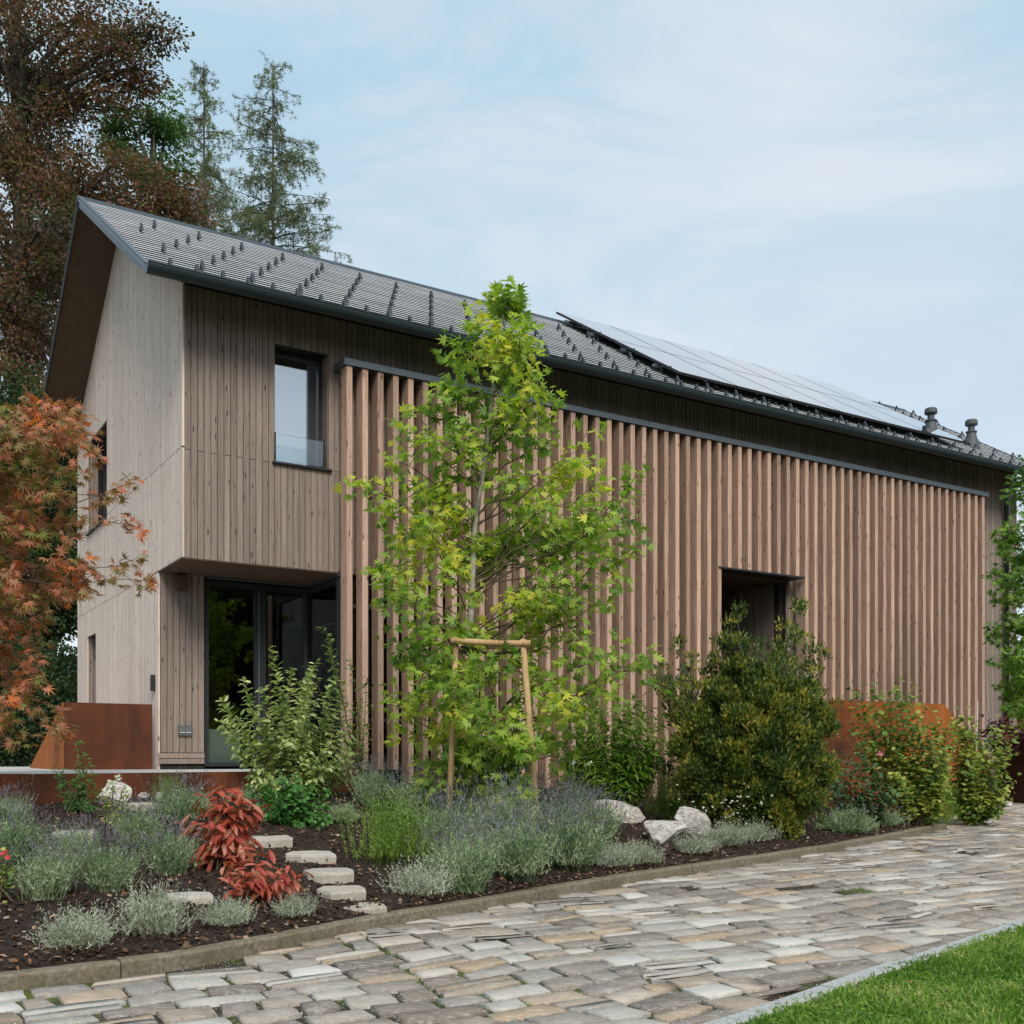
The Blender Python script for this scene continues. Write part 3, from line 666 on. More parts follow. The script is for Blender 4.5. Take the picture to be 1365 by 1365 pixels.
# roof
mb = MB(); z = lambda w: RZ-PITCH*abs(RW-w)
BW = 2*RW-EW
ridge_u = lambda t_: RZ-t_
sec1 = [(EW, z(EW)-.05), (-.0, z(0)-.10), (RW, RZ-.10), (GW-.03, z(GW)-.10), (BW, z(BW)-.05)]          # underside at the verge
sec2 = [(EW, z(EW)-.055), (-.0, z(0)-SO), (RW, RZ-SO), (GW-.03, z(GW)-SO), (BW, z(BW)-.055)]         # underside over the walls
top = [(EW, z(EW)), (RW, RZ), (BW, z(BW))]
V0 = [(SL, *p) for p in top]+[(SE, *p) for p in top]; mb.poly(V0, [(0, 1, 4, 3), (1, 2, 5, 4)], 1)
rings = [[(SL, *p) for p in sec1], [(-.02, *p) for p in sec2], [(16.02, *p) for p in sec2], [(SE, *p) for p in sec1]]
for r0, r1 in zip(rings, rings[1:]): mb.poly(r0+r1, [(i+1, i, 5+i, 6+i) for i in range(4)], 0)
for xe in (SL, SE): mb.poly([(xe, *top[0]), (xe, *top[1]), (xe, *top[2])]+[(xe, *p) for p in sec1], [(0, 1, 5, 4, 3), (1, 2, 7, 6, 5)], 2)
mb.poly([(SL, *top[0]), (SE, *top[0]), (SE, *sec1[0]), (SL, *sec1[0])], [(0, 3, 2, 1)], 2); mb.poly([(SL, *top[2]), (SE, *top[2]), (SE, *sec1[4]), (SL, *sec1[4])], [(0, 1, 2, 3)], 2)
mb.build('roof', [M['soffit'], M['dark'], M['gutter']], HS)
# courses of slates, each slate a wedge with its own lower lip
tl = MB(); NC = 27; cw_ = (RW-EW)/NC
for side in (1, -1):
    for k in range(NC):
        wa, wb2 = EW+k*cw_-(.012 if k == 0 else .004), EW+(k+1)*cw_; s = SL+.02-(k % 2)*.3
        while s < SE-.02:
            s0, s1 = max(s, SL+.02), min(s+.599, SE-.02); s += .60
            if s1-s0 < .03: continue
            za, zb2 = z(wa), z(wb2); j = random.uniform(-.0015, .0015); W_ = (lambda q: q) if side == 1 else (lambda q: 2*RW-q)
            pts = [(s0, W_(wa), za+.017), (s1, W_(wa), za+.017), (s1, W_(wb2+.03), zb2+.013), (s0, W_(wb2+.03), zb2+.013), (s0, W_(wa), za+.028+j), (s1, W_(wa), za+.028+j)]
            fc = [(4, 5, 2, 3), (0, 1, 5, 4), (0, 4, 3), (1, 2, 5), (0, 3, 2, 1)]; tl.poly(pts, fc if side == 1 else [f[::-1] for f in fc])
tl.build('roof_slates', M['slate'], HS, kind='stuff')
# verge trims, ridge
def slope_bar(name, s0, s1, wa, wb2, up, dn, mat):
    mb = MB(); A, B = z(wa), z(wb2); mb.prism([(s0, wa, A-dn), (s0, wb2, B-dn), (s0, wb2, B+up), (s0, wa, A+up)], (s1-s0, 0, 0)); return mb.build(name, mat, HS)
slope_bar('verge_trim', SL-.014, SL-.002, EW-.01, RW, .035, .015, M['zinc']); slope_bar('verge_trim', SL-.014, SL-.002, BW+.01, RW, .045, .15, M['dark'])
slope_bar('verge_flashing', SL-.014, SL+.05, EW-.01, RW-.02, .05, -.044, M['zinc']); slope_bar('verge_trim', SE, SE+.012, EW-.01, RW, .04, .05, M['zinc'])
for a in np.arange(SL-.02, SE, 2.0):
    b = min(a+1.992, SE+.02); mb = MB(); mb.prism([(a, RW-.10, RZ-.035), (a, RW, RZ+.06), (a, RW+.10, RZ-.035), (a, RW+.085, RZ-.045), (a, RW, RZ+.03), (a, RW-.085, RZ-.045)], (b-a, 0, 0)); mb.build('ridge_cap', M['ridge'], HS)
# gutter
mb = MB(); gw, gzc, gr = EW-.080, 6.450, .088; N_ = 14; prof = []
for k in range(N_+1): a = math.pi+math.pi*k/N_; prof.append((gw+gr*math.cos(a), gzc+gr*math.sin(a)*1.15))
pin = [(gw+(a-gw)*.93, gzc+(b-gzc)*.93) for a, b in prof][::-1]; ring = prof+pin
Vg = [(SL-.01, a, b) for a, b in ring]+[(SE, a, b) for a, b in ring]; m_ = len(ring)
mb.poly(Vg, [(i, (i+1) % m_, m_+(i+1) % m_, m_+i) for i in range(m_)]); mb.poly([(SL-.011, a, b) for a, b in prof], [tuple(range(N_+1))]); mb.poly([(SE+.001, a, b) for a, b in prof], [tuple(range(N_, -1, -1))])
mb.tube([(SL-.01, gw-gr, gzc), (SE, gw-gr, gzc)], .008, 6)
mb.build('gutter', M['gutter'], HS, smooth=False)
for a in np.arange(-.2, 16.6, 1.18):
    mb = MB(); rr = [(gw+(p-gw)*1.05, gzc+(q-gzc)*1.05) for p, q in prof]; n_ = len(rr)
    V = [(a, p, q) for p, q in rr]+[(a+.022, p, q) for p, q in rr]; mb.poly(V, [(i, i+1, n_+i+1, n_+i) for i in range(n_-1)]); mb.build('gutter_bracket', M['gutter'], HS)
mb = MB(); mb.tube([(15.55, -.09, .3), (15.55, -.09, 6.2), (15.55, -.25, 6.3), (15.55, gw, 6.4)], .045, 12); mb.build('downpipe', M['gutter'], HS, smooth=True)
# snow guards: bent straps in staggered rows
mb = MB(); hh, bb, sd_ = .12, .06, .02
for sg in (1, -1):
    mb.poly([(-sd_, -bb if sg > 0 else bb, 0), (sd_, -bb if sg > 0 else bb, 0), (sd_*.8, 0, hh), (-sd_*.8, 0, hh), (-sd_, (-bb+.008) if sg > 0 else bb-.008, 0), (sd_, (-bb+.008) if sg > 0 else bb-.008, 0), (sd_*.8, sg*.006, hh-.012), (-sd_*.8, sg*.006, hh-.012)], [(0, 1, 2, 3), (7, 6, 5, 4), (0, 3, 7, 4), (1, 5, 6, 2)])
g0 = mb.build('snow_guard', M['guard'], HS); used = False
PA = (7.4, 14.45, -.02, 3.3)
def guard(s, w):
    global used
    o = g0 if not used else g0.copy()
    if used: COL.objects.link(o); o.parent = HS
    used = True; o.location = (s, w, z(w)+.03)
for j in range(58): guard(-.28+.293*j, -.555)
for k in range(5):
    w = -.24+.575*k; s = -.43+.295*k*1.02-(.59 if k >= 2 else 0)
    if w > 2.3: continue
    for j in range(31):
        a = s+.59*j
        if a < -.35 or a > 16.6: continue
        if PA[0]+.1 < a < PA[1] and w > .1: continue
        guard(a, w)
for k in range(2):
    for j in range(4): guard(14.9+.55*j, 2.2+.6*k)
# solar panels on rails
def onslope(s, w, h): n = math.sqrt(1+PITCH**2); return (s, w-h*PITCH/n, z(w)+h/n)
pw = (PA[1]-PA[0])/6; ph = (PA[3]-PA[2])/2
for i in range(6):
    for j in range(2):
        s0, s1 = PA[0]+i*pw+.008, PA[0]+(i+1)*pw-.008; a0, a1 = PA[2]+j*ph+.006, PA[2]+(j+1)*ph-.006
        zf = lambda w: RZ+PITCH*(w-RW); sl = lambda s, w, h: (s, w-h*.53, zf(w)+h*.848)
        mb = MB(); h0, h1 = .13, .165
        mb.poly([sl(s0, a0, h0), sl(s1, a0, h0), sl(s1, a1, h0), sl(s0, a1, h0), sl(s0, a0, h1), sl(s1, a0, h1), sl(s1, a1, h1), sl(s0, a1, h1)], [(0, 3, 2, 1), (4, 5, 6, 7), (0, 1, 5, 4), (1, 2, 6, 5), (2, 3, 7, 6), (3, 0, 4, 7)])
        fr = mb.build('solar_panel', M['steel'], HS); e = .013
        mb = MB(); mb.poly([sl(s0+e, a0+e, h1+.002), sl(s1-e, a0+e, h1+.002), sl(s1-e, a1-e, h1+.002), sl(s0+e, a1-e, h1+.002)], [(0, 1, 2, 3)]); mb.build('solar_glass', M['solar'], fr)
for a in (.45, 1.25, 2.1, 2.85):
    if a < RW: mb = MB(); mb.box(PA[0]-.06, PA[1]+.06, a-.02, a+.02, z(a)+.09, z(a)+.13); mb.build('panel_rail', M['zinc'], HS)
    for q in np.arange(PA[0]+.1, PA[1], 1.1): mb = MB(); mb.box(q, q+.04, a-.03, a+.01, z(a)+.0, z(a)+.09); mb.build('panel_foot', M['guard'], HS)
for k in range(3):
    c = np.array(sl(PA[0]-.01, .5+k*.9, .12)); mb = MB(); mb.tube([c, c+[-.05, -.1, -.08], c+[.0, -.16, -.1], c+[.06, -.3, -.12]], .006, 5); mb.build('panel_cable', M['steel'], HS)
# vent pipes and the small rooflight
for s, w in ((14.38, .72), (15.42, .58)):
    mb = MB(); zb2 = z(w)
    mb.lathe([(.18, -.12), (.16, .0), (.09, .26), (.085, .29), (.108, .295), (.108, .315), (.064, .32), (.064, .43), (.11, .435), (.12, .45), (.115, .52), (.10, .54), (.0, .545)], (s, w, zb2), 18); mb.build('vent_pipe', M['pipe'], HS, smooth=False)
mb = MB(); zf = lambda w: RZ+PITCH*(w-RW); sl = lambda s, w, h: (s, w-h*.53, zf(w)+h*.848); s0, s1, a0, a1 = 14.75, 15.35, .75, 1.9
mb.poly([sl(s0, a0, 0), sl(s1, a0, 0), sl(s1, a1, 0), sl(s0, a1, 0), sl(s0, a0, .09), sl(s1, a0, .09), sl(s1, a1, .09), sl(s0, a1, .09)], [(0, 3, 2, 1), (4, 5, 6, 7), (0, 1, 5, 4), (1, 2, 6, 5), (2, 3, 7, 6), (3, 0, 4, 7)])
rl = mb.build('rooflight', M['ridge'], HS); mb = MB(); mb.poly([sl(s0+.05, a0+.05, .093), sl(s1-.05, a0+.05, .093), sl(s1-.05, a1-.05, .093), sl(s0+.05, a1-.05, .093)], [(0, 1, 2, 3)]); mb.build('pane', M['solar'], rl)
# small fittings
mb = MB(); mb.box(-.045, -.001, 1.25, 1.33, 1.99, 2.19); mb.build('wall_lamp', M['steel'], HS)
mb = MB(); mb.box(.19, .33, .98, 1.079, 3.24, 3.42); mb.build('lamp_box', M['soffit'], HS)
mb = MB(); mb.box(.235, .40, 1.045, 1.079, 1.43, 1.55); so_ = mb.build('socket_box', simple('socket_grey', (.09, .1, .1), .5), HS)
for a in (.243, .322):
    mb = MB(); mb.box(a, a+.07, 1.036, 1.044, 1.475, 1.535); lid = mb.build('socket_lid', simple('socket_lid_grey', (.13, .14, .14), .4), so_)
    mb = MB(); mb.box(a+.004, a+.066, 1.034, 1.0355, 1.464, 1.470); mb.build('label_strip', M['white'], so_)
mb = MB(); mb.tube([(2.6, RW-.25, z(RW-.25)), (2.6, RW-.25, z(RW-.25)+.14)], .008); mb.tube([(2.52, RW-.25, z(RW-.25)+.16), (2.6, RW-.25, z(RW-.25)+.1), (2.68, RW-.25, z(RW-.25)+.15)], .008); mb.build('ridge_hook', M['guard'], HS)

# ============================================================ terrace and corten pieces (same axes as the house)
tr = empty('terrace', (ORG[0], ORG[1], 0), 'pale raised terrace with a rusty corten steel edge in front of the corner window', 'terrace', None, TH)
mb = MB(); poly = [(-1.95, -2.6), (-.34, -2.12), (1.25, -2.02), (1.80, -.35), (1.85, -.35), (1.85, 1.03), (-.02, 1.03), (-.02, 6.6), (-4.2, 6.6), (-4.6, 1.0)]
mb.prism([(a, b, .80) for a, b in poly], (0, 0, .205)); mb.build('slab', M['stonecap'], tr)
ed = [(-4.62, 1.0), (-1.96, -2.615), (-.34, -2.135), (1.26, -2.035), (1.82, -.34)]
for (a0, b0), (a1, b1) in zip(ed, ed[1:]):
    n_ = max(1, int(math.hypot(a1-a0, b1-b0)/1.5))
    for k in range(n_):
        p = (a0+(a1-a0)*k/n_, b0+(b1-b0)*k/n_); q = (a0+(a1-a0)*(k+.997)/n_, b0+(b1-b0)*(k+.997)/n_); d = unit(np.array([q[0]-p[0], q[1]-p[1]])); nn = np.array([d[1], -d[0]])*.012
        mb = MB(); mb.prism([(*p, .45), (*q, .45), (q[0]+nn[0], q[1]+nn[1], .45), (p[0]+nn[0], p[1]+nn[1], .45)], (0, 0, .562)); mb.build('steel_edge', M['corten_mid'], tr)
cb = empty('corten_parapet', sw(-.02, 1.20)+(1.006,), 'rusty corten steel stair parapet with a sloping side against the pale gable wall', 'parapet', None, TH)
mb = MB(); mb.box(-1.06, -.03, .0, .012, 0, .81); mb.build('front_panel', M['corten_mid'], cb)
mb = MB(); mb.prism([(-1.075, .0, 0), (-1.075, 2.6, 0), (-1.075, 2.6, .02), (-1.075, .0, .81)], (.012, 0, 0)); mb.build('side_panel', M['corten_lit'], cb)
mb = MB(); mb.box(-1.06, -.03, 2.588, 2.6, 0, .02); mb.build('rear_strip', M['corten'], cb)
cw2 = empty('corten_wall', sw(7.35, -2.33)+(0,), 'tall rusty corten steel retaining wall with a sloping end behind the rose bushes', 'retaining wall', None, TH)
mb = MB(); mb.box(0, 2.57, 0, .012, .15, 1.95); mb.build('steel_panel', M['corten'], cw2)
mb = MB(); mb.prism([(2.58, 0, .15), (4.40, 0, .15), (4.40, 0, 1.12), (3.27, 0, 1.95), (2.58, 0, 1.95)], (0, .012, 0)); mb.build('steel_panel', M['corten_lit'], cw2)
mb = MB(); mb.box(0, .012, .013, 1.9, .15, 1.95); mb.build('side_panel', M['corten'], cw2)
mb = MB(); mb.box(.013, 2.55, .013, 1.9, .3, 1.5); mb.build('raised_soil', M['soil'], cw2)
pl = empty('steel_planter', (9.75, 19.0, zdrive(19)), 'long dark weathered steel planter holding purple plants by the far house corner', 'planter', None, R(10))
mb = MB(); mb.box(-.7, 4, 0, .03, 0, .98); mb.box(-.7, 4, .97, 1.0, 0, .98); mb.box(-.7, -.67, .03, .97, 0, .98); mb.box(-.67, 4, .03, .97, .5, .93); mb.build('planter_box', M['corten_dark'], pl)

# ============================================================ PLANTS
def arr(l): return np.array(l, float)
def cpath(p0, p1, n=6, sag=0.0, wig=.03, up=0.0):     # curved line between two points
    p0, p1 = arr(p0), arr(p1); L = np.linalg.norm(p1-p0); out = []; k = RNG.normal(size=3)*wig*L
    for i in range(n):
        t_ = i/(n-1); q = p0+(p1-p0)*t_+k*math.sin(math.pi*t_)*.8; q[2] += (up-sag)*math.sin(math.pi*t_)*L; out.append(q)
    return out
def singles(root, tpl, P, X, N, S, mat, name='leaf', count=300):
    # the leaves nearest the camera as pieces of their own, sharing one mesh
    me = mesh_np(name, TPL[tpl][0], TPL[tpl][1], mat); P = np.asarray(P); X = unit(X); Y = unit(np.cross(N, X)); Z = np.cross(X, Y)
    idx = np.argsort(P[:, 1]-S*30)[:count]; rp = arr(root.location)
    for i in idx:
        o = bpy.data.objects.new(name, me); COL.objects.link(o); o.parent = root
        m = np.eye(4); m[:3, 0] = X[i]*S[i]; m[:3, 1] = Y[i]*S[i]; m[:3, 2] = Z[i]*S[i]; m[:3, 3] = P[i]-rp; o.matrix_local = Matrix(m.tolist())
    keep = np.ones(len(P), bool); keep[idx] = False; return keep
def leaves_on(root, tpl, P, X, N, S, mat, count=0, name='foliage', piece='leaf'):
    P, X, N, S = arr(P), unit(arr(X)), unit(arr(N)), arr(S)
    if count: k = singles(root, tpl, P, X, N, S, mat, piece, count); P, X, N, S = P[k], X[k], N[k], S[k]
    if len(P):
        V, Fc = scatter(tpl, P-arr(root.location), X, N, S); return link(name, mesh_np(name, V, Fc, mat), root, 'stuff')
def stems_on(root, paths, mat, name='stem'):
    mb = MB(); o = arr(root.location)
    for p, r0, r1 in paths:
        n = len(p); mb.tube([q-o for q in p], [r0+(r1-r0)*i/(n-1) for i in range(n)], 5 if r0 < .02 else 8, cap=False)
    return mb.build(name, mat, root, True)
def leafcloud(centers, out_dirs, per, rad, flat, smin, smax, droop=.3, upn=.8):
    C = arr(centers); D = unit(arr(out_dirs)); n = len(C)*per
    c = np.repeat(C, per, 0); d = np.repeat(D, per, 0); r = RNG.normal(size=(n, 3)); r = unit(r)*(RNG.uniform(0, 1, (n, 1))**.45)*rad; r[:, 2] *= flat
    P = c+r; X = unit(d*.55+unit(r)*.7+RNG.normal(size=(n, 3))*.35+[0, 0, -droop]); N = unit(RNG.normal(size=(n, 3))*.5+d*.25+[0, -.25, upn])
    return P, X, N, RNG.uniform(smin, smax, n)

# ---- trees with outlines taken from their measured branch tips
def branched_tree(name, label, trunk, tips, y0, dy, mt, leafm, tpl, per, rad, smin, smax, root_low=.5, side=3, count=300, tr_r=(.045, .012), extra=0, group=None, cat='tree', bark='palebark'):
    T = [at(*q) for q in trunk]; root = empty(name, T[0], label, cat, group)
    paths = [(T, *tr_r)]; C = []; D = []; TZ = np.array([p[2] for p in T])
    def trunk_at(zv): return arr([np.interp(zv, TZ, [p[k] for p in T]) for k in range(3)])
    allt = [at(u, v, y0+(RNG.uniform(-dy, dy) if len(q) == 0 else q[0])) for u, v, *q in tips]
    for _ in range(extra):
        k = random.choice(allt); c = trunk_at(k[2]); allt.append(c+(k-c)*random.uniform(.35, .85)+RNG.normal(size=3)*[.22, .3, .14]*min(1, .25+(trunk_at(99)[2]-k[2])*.5))
    for tp in allt:
        h = math.hypot(tp[0]-trunk_at(tp[2])[0], tp[1]-trunk_at(tp[2])[1]); st = trunk_at(min(max(tp[2]-h*root_low-.05, TZ[0]+.25), TZ[-1]-.02))
        b = cpath(st, tp, 7, 0, .05, .06); L = np.linalg.norm(tp-st); b = [q_+(RNG.normal(size=3)*.035*L if 0 < i_ < 6 else 0) for i_, q_ in enumerate(b)]; paths.append((b, .004+.005*min(L, 1.4), .0025)); b = arr(b)
        dirv = unit(tp-st)
        for k in range(side+int(L*3)):
            t_ = random.uniform(.4, 1); i = t_*6; i0 = min(int(i), 5); q = b[i0]+(b[i0+1]-b[i0])*(i-i0)
            e = q+unit(dirv*.6+RNG.normal(size=3)*.8)*random.uniform(.08, .28)*min(1.2, .5+L*.5); paths.append(([q, (q+e)/2+[0, 0, .01], e], .004, .002)); C.append(e); D.append(e-T[min(len(T)//2, len(T)-1)]*0-trunk_at(e[2]))
        C.append(tp); D.append(dirv)
    stems_on(root, paths[:1], M[bark], 'trunk'); stems_on(root, paths[1:], M['twig'], 'branches')
    P, X, N, S = leafcloud(C, D, per, rad, .75, smin, smax); leaves_on(root, tpl, P, X, N, S, leafm, count, 'crown'); return root
gum = [(40+u, v) for u, v in ()]
gum = [(672, 392, 0), (690, 398, 0), (660, 410), (640, 432), (703, 442), (612, 462, -.1), (706, 462, .1), (604, 500), (698, 498), (640, 470), (665, 455), (690, 480), (733, 530, -.3), (725, 522, -.2), (640, 540), (600, 520, .3), (680, 540),
 (538, 555, -.3), (556, 545, .2), (570, 590), (620, 580), (705, 575), (525, 610, -.2), (545, 640, .4), (590, 640), (735, 600), (770, 600, -.3), (782, 622, .2), (720, 560, .2), (650, 620), (750, 640),
 (505, 650, -.3), (515, 690, .3), (555, 700), (600, 700), (700, 690), (780, 680, -.3), (842, 655, -.4), (838, 690, .2), (845, 735, -.2), (800, 700), (760, 710), (820, 740, .4), (660, 730), (540, 740), (590, 760), (730, 760), (780, 760, -.3),
 (520, 775, -.4), (560, 800, .2), (700, 810), (740, 830), (785, 815, -.3), (520, 855, -.3), (555, 870), (580, 905), (528, 940, -.2), (560, 950, .3), (590, 990, -.3), (620, 960), (700, 880), (740, 860, .3), (790, 880, -.4), (850, 880, -.5), (852, 895, -.2), (810, 920, .3), (760, 930), (690, 940), (720, 905, -.4), (640, 900, -.5),
 (545, 975, .2), (640, 990, -.5), (680, 1010, -.4), (600, 1030, -.4), (720, 985, .2), (612, 915, -.95), (700, 1000, -.95), (640, 885, -.8), (570, 1030, -.2), (650, 1040, -.5), (700, 1050, -.7), (690, 1075, -.8), (625, 1010, .3), (760, 970, .4)]
branched_tree('sweetgum_tree', 'young light-green sweetgum with star-shaped leaves tied between two wooden stakes', [(640, 1085, 10), (636, 950, 10), (627, 830, 10), (633, 700, 10), (651, 580, 10), (662, 480, 10), (674, 398, 10)], gum, 10, .8, None, M['gum'], 'star', 10, .14, .055, .10, .55, 3, 300, (.043, .008), 52)
# stakes and cross bars holding the tree
st = empty('tree_stake_frame', at(655, 1090, 9.9), 'pale wooden stake frame with round posts and cross bars around the young sweetgum', 'tree stake')
def logp(name, p, q, r, par): o = arr(par.location); mb = MB(); mb.tube([arr(p)-o, (arr(p)+arr(q))/2-o+[.004, 0, 0], arr(q)-o], [r*1.05, r, r*.96], 12); return mb.build(name, M['stake'], par, True)
logp('post', at(597, 1115, 9.4), at(608, 850, 9.5), .026, st); logp('post', at(717, 1122, 9.35), at(697, 852, 9.5), .028, st); logp('post', at(662, 1090, 10.9), at(655, 858, 10.7), .034, st)
logp('cross_bar', at(601, 854, 9.45), at(664, 857, 9.47), .026, st); logp('cross_bar', at(654, 858, 9.53), at(707, 857, 9.45), .026, st); logp('cross_bar', at(607, 862, 9.55), at(668, 862, 10.75), .025, st)

mb = MB(); o = arr(st.location); mb.tube([at(612, 868, 9.5)-o, at(634, 872, 10.05)-o, at(640, 866, 9.92)-o, at(615, 862, 9.48)-o], .012, 6); mb.tube([at(694, 868, 9.5)-o, at(650, 872, 9.95)-o, at(636, 866, 10.02)-o], .012, 6); mb.build('tie_strap', M['steel'], st)
mt_ = [(-60, 560), (20, 560), (45, 555, .2), (75, 537, 0), (92, 548, .1), (80, 570), (60, 590), (108, 582, .2), (118, 580, -.1), (35, 600), (10, 590), (70, 620), (95, 645), (-20, 620), (15, 640), (50, 660), (150, 655, -.2), (158, 693, -.2), (88, 695), (60, 710), (20, 690), (-10, 700), (75, 740), (30, 745), (0, 760), (50, 780), (85, 775), (120, 765, .1), (160, 755, -.2), (146, 772), (110, 790), (70, 800), (30, 800), (10, 830), (45, 835), (-10, 850), (20, 855), (50, 855), (12, 935), (35, 930), (70, 948, .2), (15, 985), (50, 940), (-40, 700), (40, 680), (80, 660), (5, 720), (45, 720), (25, 780), (0, 960)]
branched_tree('japanese_maple', 'japanese maple turning orange and rust red at the left edge before the pale gable', [(-190, 1085, 9.2), (-150, 900, 9.2), (-110, 750, 9.2), (-60, 620, 9.2), (0, 540, 9.2)], mt_, 9.2, .8, None, M['maple'], 'maple', 12, .115, .056, .088, .25, 2, 300, (.06, .015), 14, bark='bark')
rt = [(1370, 626, 0), (1356, 645, .2), (1350, 660), (1330, 712, -.2), (1345, 705), (1362, 690), (1348, 738), (1362, 745), (1328, 770, -.3), (1345, 778), (1362, 790), (1335, 800), (1350, 822), (1326, 850, -.3), (1342, 848), (1362, 860), (1328, 882, -.2), (1348, 890), (1364, 900), (1340, 912), (1356, 925), (1352, 940, -.2), (1378, 640), (1392, 700), (1402, 780), (1398, 860), (1388, 930), (1422, 900), (1432, 800), (1350, 870), (1368, 830), (1355, 760), (1378, 880), (1364, 950)]
branched_tree('sweetgum_tree', 'green sweetgum cut off by the right edge, before the far house corner', [(1395, 1072, 16), (1390, 900, 16), (1392, 750, 16), (1394, 690, 16), (1392, 622, 16)], rt, 16, .8, None, M['gum2'], 'star', 15, .14, .06, .10, .4, 3, 300, (.07, .012), 16)

# ---- big trees behind the house
def lobe_tree(name, label, trunk, lobes, leafm, tpl, per, rad, smin, smax, tr_r=(.35, .08), limb=14, group=None, flat=.45, cat='tree'):
    T = [at(*q) for q in trunk]; root = empty(name, T[0], label, cat, group); paths = [(T, *tr_r)]; C = []; D = []
    TZ = [p[2] for p in T]
    for (u, v, y), (rx, ry, rz), n in lobes:
        c = at(u, v, y); k = y/FPX
        d = RNG.normal(size=(n, 3)); d = unit(d)*RNG.uniform(.35, 1, (n, 1))**.6
        q = c+d*[rx*k, ry, rz*k]; C += list(q); D += list(unit(d+[0, 0, .15]))
        for j in range(0, n, limb):
            zz = max(q[j][2]-.35*np.linalg.norm(q[j]-c)-1.2, TZ[0]+1); s_ = arr([np.interp(zz, TZ, [p[m] for p in T]) for m in range(3)])
            b = cpath(s_, q[j], 7, 0, .06, .08); paths.append((b, .09, .02)); b = arr(b)
            for _ in range(3): i0 = random.randint(2, 5); e = q[random.randint(0, n-1)]; e = b[i0]+(e-b[i0])*min(1, 2.5/max(np.linalg.norm(e-b[i0]), .1)); paths.append((cpath(b[i0], e, 4, 0, .08), .035, .012))
    stems_on(root, paths[:1], M['bark'], 'trunk'); stems_on(root, paths[1:], M['bark'], 'branches')
    P, X, N, S = leafcloud(C, D, per, rad, flat, smin, smax, .35, .7); leaves_on(root, tpl, P, X, N, S, leafm, 0, 'crown'); return root
lobe_tree('copper_beech', 'huge dark copper beech towering behind the left end of the roof', [(15, 1040, 27), (20, 700, 27), (30, 350, 27), (20, 0, 27), (10, -300, 27)],
 [((15, 90, 27), (120, 2.5, 150), 150), ((70, 60, 27), (80, 2, 70), 60), ((20, 300, 26), (120, 2.5, 150), 190), ((160, 262, 26), (110, 1.6, 48), 70), ((60, 200, 27), (80, 2, 60), 60), ((205, 285, 26), (70, 1, 28), 34), ((150, 95, 26.5), (55, 1, 60), 32), ((195, 45, 26.5), (38, .5, 22), 16), ((178, 95, 26.5), (26, .5, 22), 9), ((150, 25, 27), (40, 1, 40), 14), ((10, 480, 26), (95, 2, 120), 110), ((20, -150, 27), (170, 3, 130), 60), ((25, 640, 26), (80, 2, 60), 60), ((45, 400, 24.5), (62, 1, 95), 44), ((70, 300, 24.5), (60, 1, 60), 26), ((15, 540, 24.5), (60, 1, 70), 40)],
 M['beech'], 'diamond', 84, .5, .075, .125)
lobe_tree('leafy_tree', 'rounded mid-green tree between the copper beech and the thin conifers', [(195, 1040, 31), (195, 600, 31), (200, 300, 31), (205, 180, 31)],
 [((195, 205, 31), (42, 1.4, 52), 34), ((215, 150, 31), (22, .8, 32), 12), ((160, 190, 31), (22, 1, 34), 12), ((200, 290, 31), (60, 1.5, 50), 26), ((110, 330, 31), (60, 1.5, 90), 30)], M['midleaf'], 'diamond', 120, .5, .08, .14)
lobe_tree('dark_tree', 'dense dark green tree with sky glinting through left of the gable', [(60, 1040, 23), (60, 800, 23), (60, 600, 23)],
 [((50, 610, 23), (75, 1.6, 110), 90), ((45, 790, 22.5), (80, 1.5, 90), 80), ((92, 740, 22.5), (26, 1.0, 120), 44), ((0, 700, 23), (60, 1.5, 120), 50)], M['darkleaf'], 'diamond', 190, .5, .055, .11)
# clipped hedge
hg = empty('hedge', at(-20, 1030, 19.5), 'clipped dark green hedge behind the terrace at the left edge', 'hedge')
n = 42000; Ph = np.stack([RNG.uniform(-6.4, 2.2, n), -np.abs(RNG.normal(0, .16, n))+RNG.uniform(0, .25, n), RNG.uniform(-.9, 2.35, n)], 1); Ph[:, 1] += .12*np.sin(Ph[:, 0]*3)*np.cos(Ph[:, 2]*4)
Ph[:, 2] += .12*np.sin(Ph[:, 0]*2.3); leaves_on(hg, 'diamond', Ph+arr(hg.location), unit(RNG.normal(size=(n, 3))+[0, -.3, -.4]), unit(RNG.normal(size=(n, 3))*.6+[0, -.8, .6]), RNG.uniform(.05, .09, n), M['darkleaf'])
mb = MB(); mb.box(-6.4, 2.1, .35, 1.1, -1, 2.15); mb.build('inner_growth', M['darkleaf'], hg)
for k in range(5): mb = MB(); x = -5.8+1.5*k; mb.tube([(x, .3, -1.1), (x+.05, .3, 1.5)], [.05, .03]); mb.build('stem', M['bark'], hg)
